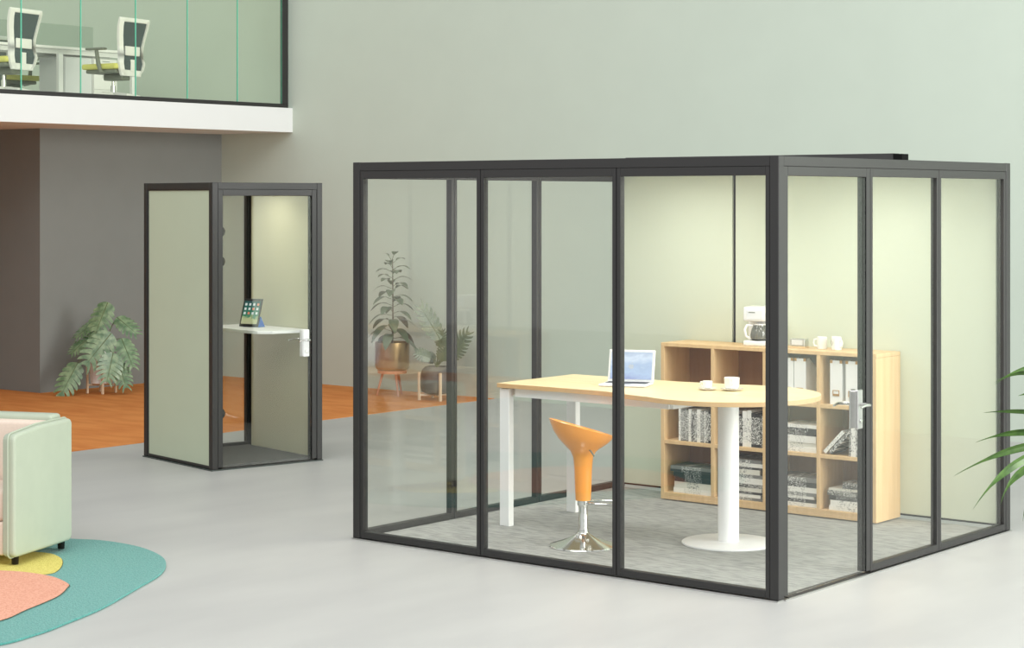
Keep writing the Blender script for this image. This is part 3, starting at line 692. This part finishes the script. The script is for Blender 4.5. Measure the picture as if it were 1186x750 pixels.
def mleaf(px, py, px2, py2, wpx, depth=0.0, fx=0.0, fu=.35, droop=.12):
    """leaf from its stalk end to its tip, given in centimetre-like steps around the pot"""
    b0 = vec((px - 130) * PXM, depth, (453 - py) * PXM); t0 = vec((px2 - 130) * PXM, depth - .10, (453 - py2) * PXM)
    d = t0 - b0; L = d.length; mb = MB(); j = monstera(mb, b0, d, L, wpx * PXM * .98, 0, droop, 7, 0, vec(fx, -1, fu))
    root = Vector((0, 0, .41)) + vec(0, 0, 0)
    mid = (root + j) / 2 + vec(0, depth * .3, .10)
    pts_ = []
    for k in range(9):
        t = k / 8; pts_.append(root * (1 - t) ** 2 + mid * 2 * t * (1 - t) + j * t * t)
    mb.tube(pts_, [.007 - .003 * k / 8 for k in range(9)], 6, 1)
    mb.build('leaf', [M['leaf'], M['stem']], pl)
mleaf(140, 350, 126, 388, 30, -.15, -.2)
mleaf(146, 384, 118, 420, 35, -.28, .1)
mleaf(150, 406, 145, 438, 30, -.32, .3)
mleaf(108, 418, 90, 455, 29, -.26, -.1)
mleaf(110, 394, 96, 408, 18, .0, -.4)
mleaf(120, 372, 98, 390, 18, .10, -.6, .6)
mleaf(146, 368, 172, 386, 24, .12, .5, .7)
mleaf(154, 392, 170, 424, 27, -.02, .6)
mleaf(152, 418, 164, 446, 24, -.12, .5)
mleaf(128, 384, 104, 398, 20, .12, -.3, .5)

# 2 tall leafy plant in a gold pot
ga = thing('potted_rubber_plant', (-8.705, 6.59, .004), 'tall leafy plant in a brushed gold pot on splayed wooden legs', 'plant')
MB().lathe([(.15, .27), (.172, .285), (.183, .32), (.183, .565), (.176, .565), (.174, .50), (.0001, .50)], 40).build('pot', M['gold'], ga)
MB().lathe([(.0001, .508), (.16, .508), (.173, .501)], 20).build('soil', M['soil'], ga)
sd = MB(); sd.lathe([(.0001, .235), (.15, .235), (.155, .24), (.155, .268), (.0001, .268)], 32)
for k in range(3):
    a = R(95 + 120 * k); sd.tube([(math.cos(a) * .10, math.sin(a) * .10, .24), (math.cos(a) * .165, math.sin(a) * .165, 0.0)], [.015, .010], 10)
sd.build('plant_stand', M['copperwood'], ga)
stm = MB(); stm.tube([(0, 0, .50), (.01, .0, .75), (.0, .01, 1.1), (.005, .0, 1.44)], [.010, .008, .006, .004], 8)
stm.build('stem', M['bark'], ga)
def simple_leaf(mb, base, d, L, W, droop=.5, fold=.15, mi=0, n_=7):
    d = Vector(d).normalized(); s = d.cross(UP); s = s.normalized() if s.length > 1e-3 else Vector((1, 0, 0)); nr = s.cross(d).normalized()
    A, Bm, C = [], [], []
    for k in range(n_ + 1):
        u = k / n_; w = W / 2 * math.sin(math.pi * min(1, u * .96 + .03)) ** .75
        c = Vector(base) + d * (L * u) + Vector((0, 0, -droop * L * u * u)); A.append(c - s * w + nr * w * fold); Bm.append(c); C.append(c + s * w + nr * w * fold)
    vs = A + Bm + C; m = n_ + 1; fs = []
    for k in range(n_): fs += [(k, k + 1, m + k + 1, m + k), (m + k, m + k + 1, 2 * m + k + 1, 2 * m + k)]
    th_ = nr * .0012; q = 3 * m
    mb.add([v + th_ for v in vs] + [v - th_ for v in vs], fs + [tuple(i_ + q for i_ in f[::-1]) for f in fs] + [(k, k + 1, k + 1 + q, k + q) for k in range(n_)] + [(2 * m + k, 2 * m + k + 1, 2 * m + k + 1 + q, 2 * m + k + q) for k in range(n_)], mi, True)
rnd = random.Random(11); nl = 40
for k in range(nl):
    f = k / (nl - 1); z = .60 + .84 * f ** 1.05; a = k * 2.39996 + .4; L = .30 * (1 - .42 * f) + rnd.uniform(-.03, .03); up_ = .15 + .55 * f + rnd.uniform(-.2, .2)
    if f > .97: up_ = 1.5; L = .12
    d = Vector((math.cos(a), math.sin(a), up_)).normalized(); mb = MB(); st0 = Vector((0, 0, z)); st1 = st0 + d * .06
    mb.tube([st0, st1], .003, 5, 1); simple_leaf(mb, st1, d, L * .82, .115 * (1 - .25 * f), .85 - .35 * f)
    mb.build('leaf', [M['leafdark'], M['stem']], ga)

# 3 plant in a dark pot on a pale stand
gb = thing('potted_philodendron', (-8.05, 6.55, .004), 'split leaf plant in a rounded charcoal pot within a pale slatted stand', 'plant')
MB().lathe([(.12, .068), (.152, .085), (.163, .13), (.163, .25), (.150, .31), (.115, .345), (.108, .345), (.105, .31), (.0001, .30)], 40).build('pot', M['darkpot'], gb)
MB().lathe([(.0001, .309), (.10, .309), (.104, .302)], 20).build('soil', M['soil'], gb)
sd = MB()
for k in range(4):
    a = R(38.8 + 15 + 90 * k); c, s_ = math.cos(a) * .182, math.sin(a) * .182
    sd.box((c - .012, s_ - .012, 0), (c + .012, s_ + .012, .29), 0, None, .002)
for o_ in (0, 90):
    a = R(38.8 + 15 + o_); c, s_ = math.cos(a) * .178, math.sin(a) * .178; sd.tube([(c, s_, .053), (-c, -s_, .053)], .012, 8)
sd.build('plant_stand', M['palewood'], gb)
def bleaf(r0, u0, r1, u1, w, f=0.0, roll=0, split=True, droop=.3):
    b0 = vec(r0, f, u0); t0 = vec(r1, f - .06, u1); d = t0 - b0; mb = MB(); j = monstera(mb, b0, d, d.length, w, 0, droop * .4, 7, 0, vec(roll * .004, -1, .3))
    root = Vector((0, 0, .305)); mid = (root + j) / 2 + vec((r0) * -.2, 0, .05)
    mb.tube([root * (1 - t) ** 2 + mid * 2 * t * (1 - t) + j * t * t for t in [k / 6 for k in range(7)]], .0045, 6, 1)
    mb.build('leaf', [M['leafdark'], M['stem']], gb)
bleaf(.03, .64, -.17, .99, .22, 0, 80, droop=.15)
bleaf(.05, .55, .06, .72, .16, .05, 70); bleaf(.16, .50, .34, .72, .20, .0, -70); bleaf(.14, .44, .30, .60, .18, -.1, -60)
bleaf(-.06, .44, -.22, .50, .15, -.05, 50); bleaf(.06, .42, .12, .58, .17, -.12, 70); bleaf(-.02, .40, -.10, .46, .13, .1, 60); bleaf(.10, .52, .20, .64, .16, .12, -60)

# 4 palm reaching into the picture, its pot just outside
pm_ = thing('potted_palm', (2.255, -1.41, 0), 'green palm with long arching pointed leaflets beside the booth, mostly out of frame', 'plant')
MB().lathe([(.13, 0), (.15, .01), (.19, .38), (.182, .38), (.178, .34), (.0001, .34)], 36).build('pot', M['white'], pm_)
MB().lathe([(.0001, .348), (.165, .348), (.177, .341)], 20).build('soil', M['soil'], pm_)
DZ = 8.0; PX = 7.55 / 2259
st_ = MB(); st_.tube([(0, 0, .34), (.01, 0, .7), (0, .01, .95)], [.02, .017, .014], 10); st_.build('stem', M['bark'], pm_)
def strap(p0, p1, p2, w, f):
    """arching strap leaf through three points (right, up in metres from the pot)"""
    A = vec(p0[0], f * .2, p0[1]); Bp = vec(p1[0], f, p1[1]); C = vec(p2[0], f * 1.3, p2[1]); mb = MB(); n_ = 14; L_, Mi, Rr = [], [], []
    root = vec(0, 0, .93)
    for k in range(n_ + 1):
        t = k / n_; c = A * (1 - t) ** 2 + (Bp * 2 - (A + C) * .5) * 2 * t * (1 - t) + C * t * t
        tg = (C - A) if k == 0 else (c - last); last = c; tg.normalize(); s = tg.cross(vec(.25, 1, .35)).normalized()
        ww = w * (.35 + .65 * math.sin(math.pi * min(1, t * 1.1 + .12)) ** .8) * (1 if t < .55 else max(.03, 1 - ((t - .55) / .45) ** 1.5)); n2 = tg.cross(s)
        L_.append(c - s * ww + n2 * ww * .35); Mi.append(c); Rr.append(c + s * ww + n2 * ww * .35)
    vs = L_ + Mi + Rr; m = n_ + 1; fs = []
    for k in range(n_): fs += [(k, k + 1, m + k + 1, m + k), (m + k, m + k + 1, 2 * m + k + 1, 2 * m + k)]
    th_ = vec(0, -.001, .0006); q = 3 * m
    mb.add([v + th_ for v in vs] + [v - th_ for v in vs], fs + [tuple(i_ + q for i_ in f_[::-1]) for f_ in fs], 0, True)
    mb.tube([root, (root + A) / 2 + vec(0, 0, .02), A], .006, 6, 1)
    mb.build('leaf', [M['leafpalm'], M['stem']], pm_)
PALM_U0 = 2.08 + 230.5 * PX
def pp(x, y): return ((x - 1262) * PX * 1.05, PALM_U0 - y * PX)
for (x0, y0, x1, y1, x2, y2, w, f) in ((1212, 428, 1186, 424, 1149, 441, .011, -.05), (1215, 440, 1190, 434, 1163, 449, .011, .1), (1215, 445, 1195, 453, 1180, 458, .013, .0),
        (1222, 480, 1186, 479, 1150, 482, .012, .1), (1225, 505, 1180, 500, 1133, 512, .018, .0), (1228, 515, 1170, 515, 1101, 545, .022, -.1),
        (1226, 518, 1165, 531, 1117, 580, .024, -.15), (1230, 528, 1180, 543, 1156, 580, .022, -.05), (1232, 530, 1198, 545, 1180, 600, .018, -.05), (1235, 530, 1270, 520, 1320, 545, .02, .1), (1230, 500, 1270, 480, 1330, 500, .02, -.1), (1235, 480, 1260, 440, 1300, 430, .018, .1)):
    strap(pp(x0, y0), pp(x1, y1), pp(x2, y2), w * .8, f)

# ---------------------------------------------------------------- rug
def smooth_closed(pts_, n_=8):
    out = []; N_ = len(pts_)
    for i in range(N_):
        p0, p1, p2, p3 = [Vector(pts_[(i + k) % N_]) for k in (-1, 0, 1, 2)]
        for k in range(n_):
            t = k / n_; out.append(tuple(.5 * ((2 * p1) + (-p0 + p2) * t + (2 * p0 - 5 * p1 + 4 * p2 - p3) * t * t + (-p0 + 3 * p1 - 3 * p2 + p3) * t ** 3)))
    return out
rug = thing('area_rug', (-3.9, -2.2, 0), 'rounded teal rug with yellow and salmon pebble shapes under the mint sofa', 'rug')
def RP(l): return [(x + 3.9, y + 2.2) for x, y in l]
teal = [(-4.30, -1.127), (-4.10, -1.044), (-3.78, -1.047), (-3.464, -1.153), (-3.233, -1.309), (-3.026, -1.533), (-2.841, -1.843), (-2.586, -2.286), (-2.447, -2.614), (-2.347, -2.897), (-2.33, -3.2), (-2.6, -3.75), (-3.4, -4.1), (-4.4, -3.9), (-5.2, -3.3), (-5.5, -2.5), (-5.3, -1.8), (-4.8, -1.35)]
MB().prism(smooth_closed(RP(teal)), .001, .014, 0).build('rug_pile', M['teal'], rug, bevel=.004, label='teal pile')
yel = [(-4.279, -1.667), (-4.037, -1.543), (-3.856, -1.573), (-3.691, -1.678), (-3.528, -1.842), (-3.499, -1.946), (-3.62, -2.10), (-4.1, -2.35), (-4.6, -2.2), (-4.6, -1.85)]
def shrink(l, k): 
    cx_ = sum(p[0] for p in l) / len(l); cy_ = sum(p[1] for p in l) / len(l); return [(cx_ + (p[0] - cx_) * k, cy_ + (p[1] - cy_) * k) for p in l]
ys = smooth_closed(RP(yel)); MB().prism(shrink(ys, 1.012), .0142, .0150, 0).build('rug_seam', M['seam'], rug); MB().prism(ys, .0151, .0185, 0).build('rug_inset', M['yellow'], rug, label='yellow rug shape')
pk = [(-3.99, -2.20), (-3.753, -2.056), (-3.601, -1.996), (-3.391, -1.984), (-3.172, -2.051), (-3.091, -2.12), (-2.946, -2.302), (-2.808, -2.597), (-2.70, -2.85), (-2.75, -3.2), (-3.3, -3.45), (-3.9, -3.2), (-4.1, -2.6)]
ps = smooth_closed(RP(pk)); MB().prism(shrink(ps, 1.010), .0186, .0192, 0).build('rug_seam', M['seam'], rug); MB().prism(ps, .0193, .023, 0).build('rug_inset', M['pink'], rug, label='salmon rug shape')

# ---------------------------------------------------------------- sofa: end panel runs along the depth, seat goes off to the left
sf = thing('sofa', (-3.78, -1.938, .0235), 'mint green sofa with a blush seat, only its end panel in frame', 'sofa', rz=R(21.5))
# local: x to the right (out of the end panel), y back; arm outer face at x=0, front at y=0
AYZ = Matrix(((0, 0, 1, 0), (1, 0, 0, 0), (0, 1, 0, 0), (0, 0, 0, 1)))
def round_poly(pts_, r_, n_=5):
    out = []; N_ = len(pts_)
    for i in range(N_):
        p0, p, p2 = [Vector(pts_[(i + k) % N_]) for k in (-1, 0, 1)]; a_ = (p0 - p).normalized(); b_ = (p2 - p).normalized()
        for k in range(n_ + 1):
            t = k / n_; A_ = p + a_ * r_; B_ = p + b_ * r_; out.append(tuple(A_ * (1 - t) ** 2 + p * 2 * t * (1 - t) + B_ * t * t))
    return out
DP = .635; HT = .70
prof = round_poly([(0, .045), (DP, .045), (DP, HT + .065), (DP * .45, HT + .062), (0, HT + .035)], .04)
for xo in (0, -1.62):
    mb = MB(); mb.prism(prof, xo - .085, xo - .003, 0, AYZ, smooth=False)
    arm = mb.build('arm_panel', M['sofagreen'], sf, bevel=.018)
    pp_ = [(xo - .044, p[0], p[1]) for p in prof]
    big = [(xo - .044, p[0] + (.004 if p[0] > DP / 2 else -.004), p[1] + (.004 if p[1] > .4 else -.004)) for p in prof]
    MB().tube(big, .0055, 6, 0, None, closed=True).build('piping', M['sofagreen'], arm)
mb = MB(); mb.prism(round_poly([(-.09, .07), (-1.62, .07), (-1.62, .10), (-.09, .10)], .01, 2), 0, .001)
MB().box((-1.615, DP - .10, .05), (-.088, DP + .02, HT + .09), 0, None, .022).build('backrest', M['sofagreen'], sf)
MB().box((-1.60, DP - .22, .34), (-.095, DP - .102, HT + .060), 0, None, .02).build('back_cushion', M['sofabeige'], sf, label='blush back cushion')
MB().box((-1.60, .03, .24), (-.09, DP - .23, .42), 0, None, .03).build('seat_cushion', M['sofabeige'], sf, label='blush seat cushion')
MB().box((-1.61, .02, .05), (-.088, DP - .11, .238), 0, None, .015).build('seat_base', M['sofabeige'], sf, label='blush seat base')
for x in (-.045, -1.66):
    for y in (.075, DP - .06): MB().lathe([(.020, -.0), (.022, .045)], 16, 0, Matrix.Translation((x, y, 0))).build('leg', M['blackmetal'], sf)

# ---------------------------------------------------------------- mezzanine: glass balustrade, desk, chairs
ZF = 3.115
gl = thing('glass_partition', (-10.66, 6.97, ZF), 'tall green tinted glass partition with black edge frame on the white mezzanine', 'glass partition')
MB().box((-.03, -16, 0.001), (.012, 0, .044), 0, None, .002).build('bottom_rail', M['black'], gl)
MB().box((-.03, -.088, .0445), (.012, 0, 3.9), 0, None, .002).build('end_post', M['black'], gl)
jy = [2.57, 3.296, 4.034, 4.753, 5.47, 6.202, 6.885]
ys_ = [-9.0, -8.0, -7.0, -6.0, -5.0, -4.0, -3.0, -2.0, -1.0, .0, 1.0, 1.85] + jy
for i in range(6, len(ys_) - 1):
    a, b = ys_[i] - 6.97 + .004, ys_[i + 1] - 6.97 - .004
    p = MB().box((-.014, a, .046), (-.004, b, 3.9)).build('glass_pane', M['mglass'], gl)
    MB().box((-.0145, b, .046), (-.0035, b + .010, 3.9)).build('polished_edge', M['edgegreen'], p)

def task_chair(loc, rz, label):
    """faces +x locally"""
    t = thing('task_chair', loc, label, 'chair', rz=rz, group='task chairs on the mezzanine')
    # back frame: white loop with waist, mesh inside, lumbar
    zz = [0.40, .45, .52, .60, .70, .80, .90, .975]
    hw = [.150, .185, .205, .185, .195, .215, .232, .235]
    xx = [-.255, -.27, -.275, -.262, -.262, -.275, -.295, -.315]
    fr_ = MB(); nz = len(zz)
    def pt(i, sgn, k=1.0, dx=0.0): return Vector((xx[i] + dx + .035 * k, sgn * hw[i] * k, zz[i]))
    for sgn in (-1, 1):
        for i in range(nz - 1):
            a0_, a1_ = pt(i, sgn), pt(i + 1, sgn); b0_ = Vector((a0_.x - .018, sgn * (hw[i] - .048), zz[i])); b1_ = Vector((a1_.x - .018, sgn * (hw[i + 1] - .048), zz[i + 1]))
            d_ = Vector((-.028, 0, 0)); vs = [a0_, b0_, b1_, a1_, a0_ + d_, b0_ + d_, b1_ + d_, a1_ + d_]
            fr_.add(vs, [(0, 1, 2, 3), (4, 7, 6, 5), (0, 3, 7, 4), (1, 5, 6, 2), (0, 4, 5, 1), (3, 2, 6, 7)], 0, False)
    for i, h in ((nz - 1, .045),):
        fr_.box((xx[i] + .005, -hw[i], zz[i] - .025), (xx[i] + .035, hw[i], zz[i] + .022), 0, None, .01)
    fr_.box((xx[0] - .005, -hw[0], .385), (xx[0] + .035, hw[0], .455), 0, None, .008)
    fr_.box((-.272, -.03, .44), (-.25, .03, .56), 0)
    fr_.build('back_frame', M['plastic'], t)
    ms = MB()
    L1 = [(xx[i] + .012, -(hw[i] - .046), zz[i]) for i in range(1, nz)]; L2 = [(xx[i] + .012, (hw[i] - .046), zz[i]) for i in range(1, nz)]
    n_ = nz - 1; vs = L1 + L2 + [(p[0] - .006, p[1], p[2]) for p in L1 + L2]
    fs = [(k, k + 1, n_ + k + 1, n_ + k) for k in range(n_ - 1)]; fs += [tuple(i + 2 * n_ for i in f[::-1]) for f in fs]
    ms.add(vs, fs, 0, False); ms.build('mesh_back', M['mesh'], t)
    MB().box((-.275, -.115, .60), (-.255, .115, .70), 0, None, .009).build('lumbar_support', M['plastic'], t)
    MB().box((-.24, -.235, .455), (.24, .235, .515), 0, None, .022).build('seat', M['limefab'], t, label='lime yellow seat pad')
    MB().box((-.22, -.21, .415), (.20, .21, .4545), 0, None, .015).build('seat_pan', M['olivegrey'], t)
    MB().box((-.18, -.07, .345), (.08, .07, .4145), 0, None, .015).build('tilt_mechanism', M['olivegrey'], t)
    for sgn in (-1, 1):
        arm_ = MB(); arm_.tube([(-.05, sgn * .20, .42), (-.05, sgn * .255, .43), (-.03, sgn * .262, .50), (.0, sgn * .262, .655)], [.016, .02, .024, .02], 10)
        arm_.box((-.12, sgn * .262 - .035, .655), (.13, sgn * .262 + .035, .68), 0, None, .01); arm_.build('armrest', M['olivegrey'], t)
    for ch_ in t.children: ch_.location.z = -.12
    MB().lathe([(.026, .09), (.026, .17), (.016, .172), (.016, .2245)], 16).build('gas_column', M['chrome'], t)
    bs = MB(); bs.lathe([(.0001, .10), (.032, .10), (.036, .095), (.036, .062), (.0001, .062)], 16)
    for k in range(5):
        a = R(72 * k + 18); bs.tube([(.02 * math.cos(a), .02 * math.sin(a), .085), (.16 * math.cos(a), .16 * math.sin(a), .078), (.29 * math.cos(a), .29 * math.sin(a), .060)], [.022, .018, .013], 8)
    bs.build('star_base', M['plastic'], t)
    for k in range(5):
        a = R(72 * k + 18); q = Matrix.Translation((.285 * math.cos(a), .285 * math.sin(a), .025)) @ Matrix.Rotation(a, 4, 'Z') @ Matrix.Rotation(R(90), 4, 'X')
        MB().lathe([(.0001, -.02), (.022, -.02), (.025, -.012), (.025, .012), (.022, .02), (.0001, .02)], 14, 0, q).build('caster', M['keys'], t)
    return t
c1 = task_chair((-11.17, 3.46, ZF + .001), R(191), 'white framed task chair with slate mesh back, the nearer one by the desk')
copy_thing(c1, (-11.12, 4.83, ZF + .001), R(189), 'white framed task chair with slate mesh back, beside the white drawer pedestal')
copy_thing(c1, (-13.50, 5.30, ZF + .001), R(-4), 'task chair across the desk, lime seat showing below the nearer chair')

dk = thing('bench_desk', (-12.78, 3.0, ZF + .002), 'long white bench desk running behind the mezzanine glass', 'desk')
# local: x +-.58 , y -3 .. 2.87
for xo in (-.60, .02):
    MB().box((xo, -3, .625), (xo + .58, 3.10, .653), 0, None, .003).build('desktop', M['white'], dk)
bm_ = MB()
for x in (-.5, -.12, .12, .5): bm_.box((x - .02, -2.95, .575), (x + .02, 3.05, .624), 0)
bm_.build('under_beam', M['powder'], dk)
for y in (-2.9, -.15, 2.0, 3.04):
    lb = MB(); lb.box((-.57, y - .03, 0), (-.52, y + .03, .575), 0, None, .003); lb.box((.52, y - .03, 0), (.57, y + .03, .575), 0, None, .003); lb.build('leg', M['powder'], dk)
for y0, y1 in ((-3.0, -.2), (-.15, 2.90)):
    MB().box((-.009, y0, .665), (.009, y1, .96), 0, None, .002).build('privacy_screen', M['frost'], dk, label='frosted grey privacy screen')
cb = thing('drawer_pedestal', (-12.46, 5.635, ZF + .001), 'white drawer pedestal under the end of the mezzanine desk', 'drawer unit')
MB().box((-.22, -.17, .02), (.22, .17, .55), 0, None, .004).build('cabinet_body', M['white'], cb)
for k in range(3):
    d_ = MB().box((.2205, -.165, .03 + k * .174), (.236, .165, .198 + k * .174), 0, None, .003).build('drawer', M['plastic'], cb)
    MB().box((.2365, -.05, .17 + k * .174), (.244, .05, .177 + k * .174)).build('drawer_pull', M['steel'], d_)
for x in (-.17, .17):
    for y in (-.14, .14): MB().lathe([(.018, 0), (.018, .0195)], 12, 0, Matrix.Translation((x, y, 0))).build('caster', M['keys'], cb)
cp = thing('side_panel_cabinet', (-12.46, 5.255, ZF + .001), 'plain pale cabinet under the mezzanine desk, left of the drawer pedestal', 'cabinet')
MB().box((-.22, -.195, .02), (.22, .195, .55), 0, None, .004).build('cabinet_body', M['silver'], cp)
MB().box((.2205, -.188, .03), (.234, .188, .54), 0, None, .003).build('door', M['silver'], cp)
MB().box((-.20, -.18, 0), (.20, .18, .0195)).build('plinth', M['darkgrey'], cp)
dc = thing('dark_cabinet', (-12.46, 3.84, ZF + .001), 'dark grey cabinet under the mezzanine desk at the edge of the frame', 'cabinet')
MB().box((-.22, -.45, .02), (.22, .45, .55), 0, None, .004).build('cabinet_body', M['darkgrey'], dc)
MB().box((.2205, -.44, .03), (.234, .44, .54), 0, None, .003).build('door', M['darkgrey'], dc)
MB().box((-.20, -.43, 0), (.20, .43, .0195)).build('plinth', M['keys'], dc)

# ---------------------------------------------------------------- light
def area(name, loc, target, sx_, sy_, power, col=(1, 1, 1), parent=None):
    l = bpy.data.lights.new(name, 'AREA'); l.shape = 'RECTANGLE'; l.size = sx_; l.size_y = sy_; l.energy = power; l.color = col
    o = bpy.data.objects.new(name, l); COL.objects.link(o); o.location = loc
    o.rotation_euler = (Vector(target) - Vector(loc)).to_track_quat('-Z', 'Y').to_euler()
    if parent: o.parent = parent
    return o
area('assumed_right_light', (10.5, 2.6, 3.4), (-4, 3.0, 1.5), 8, 6, 2050, (1.0, 0.99, 0.97))  # assumed light out of view on the right, with no window built
area('overhead_softbox', (1.0, -7.5, 9.5), (-4, 4.5, 2.0), 11, 6, 760, (0.99, 1.0, 1.0))  # added softbox overhead, brightens the green wall from the camera side
for x in (-2.25, -.78):
    for y in (.8, 1.95):
        area('assumed_booth_downlight', (x, y, BH - .06), (x, y, 0), .5, .5, 9, (1.0, .995, .95), booth)  # assumed lamps under the roof, unseen, going by the bright booth interior
area('assumed_phone_booth_downlight', (-.55, .55, SH - .06), (-.55, .55, 0), .3, .3, 3.5, (1.0, .98, .88), pb)  # assumed lamp, unseen, going by the back panel fading downwards
w = bpy.data.worlds.new('studio_daylight'); SC.world = w; w.use_nodes = True
w.node_tree.nodes['Background'].inputs[0].default_value = (0.97, 0.98, 1.0, 1); w.node_tree.nodes['Background'].inputs[1].default_value = 0.85

# ---------------------------------------------------------------- camera
cam = bpy.data.cameras.new('camera'); co = bpy.data.objects.new('camera', cam); COL.objects.link(co); SC.camera = co
co.location = (5.241, -8.697, 2.08); co.rotation_euler = (R(90), 0, R(38.86))
cam.sensor_fit = 'HORIZONTAL'; cam.sensor_width = 36; cam.lens = 2259 / 1186 * 36; cam.shift_y = -144.5 / 1186; cam.clip_end = 200
SC.view_settings.view_transform = 'Standard'; SC.view_settings.look = 'None'; SC.view_settings.gamma = 1; SC.view_settings.exposure = 0.0
SC.view_settings.use_curve_mapping = False
SC.cycles.use_denoising = True
SC.cycles.transparent_max_bounces = 24; SC.cycles.max_bounces = 8; SC.cycles.sample_clamp_indirect = 6
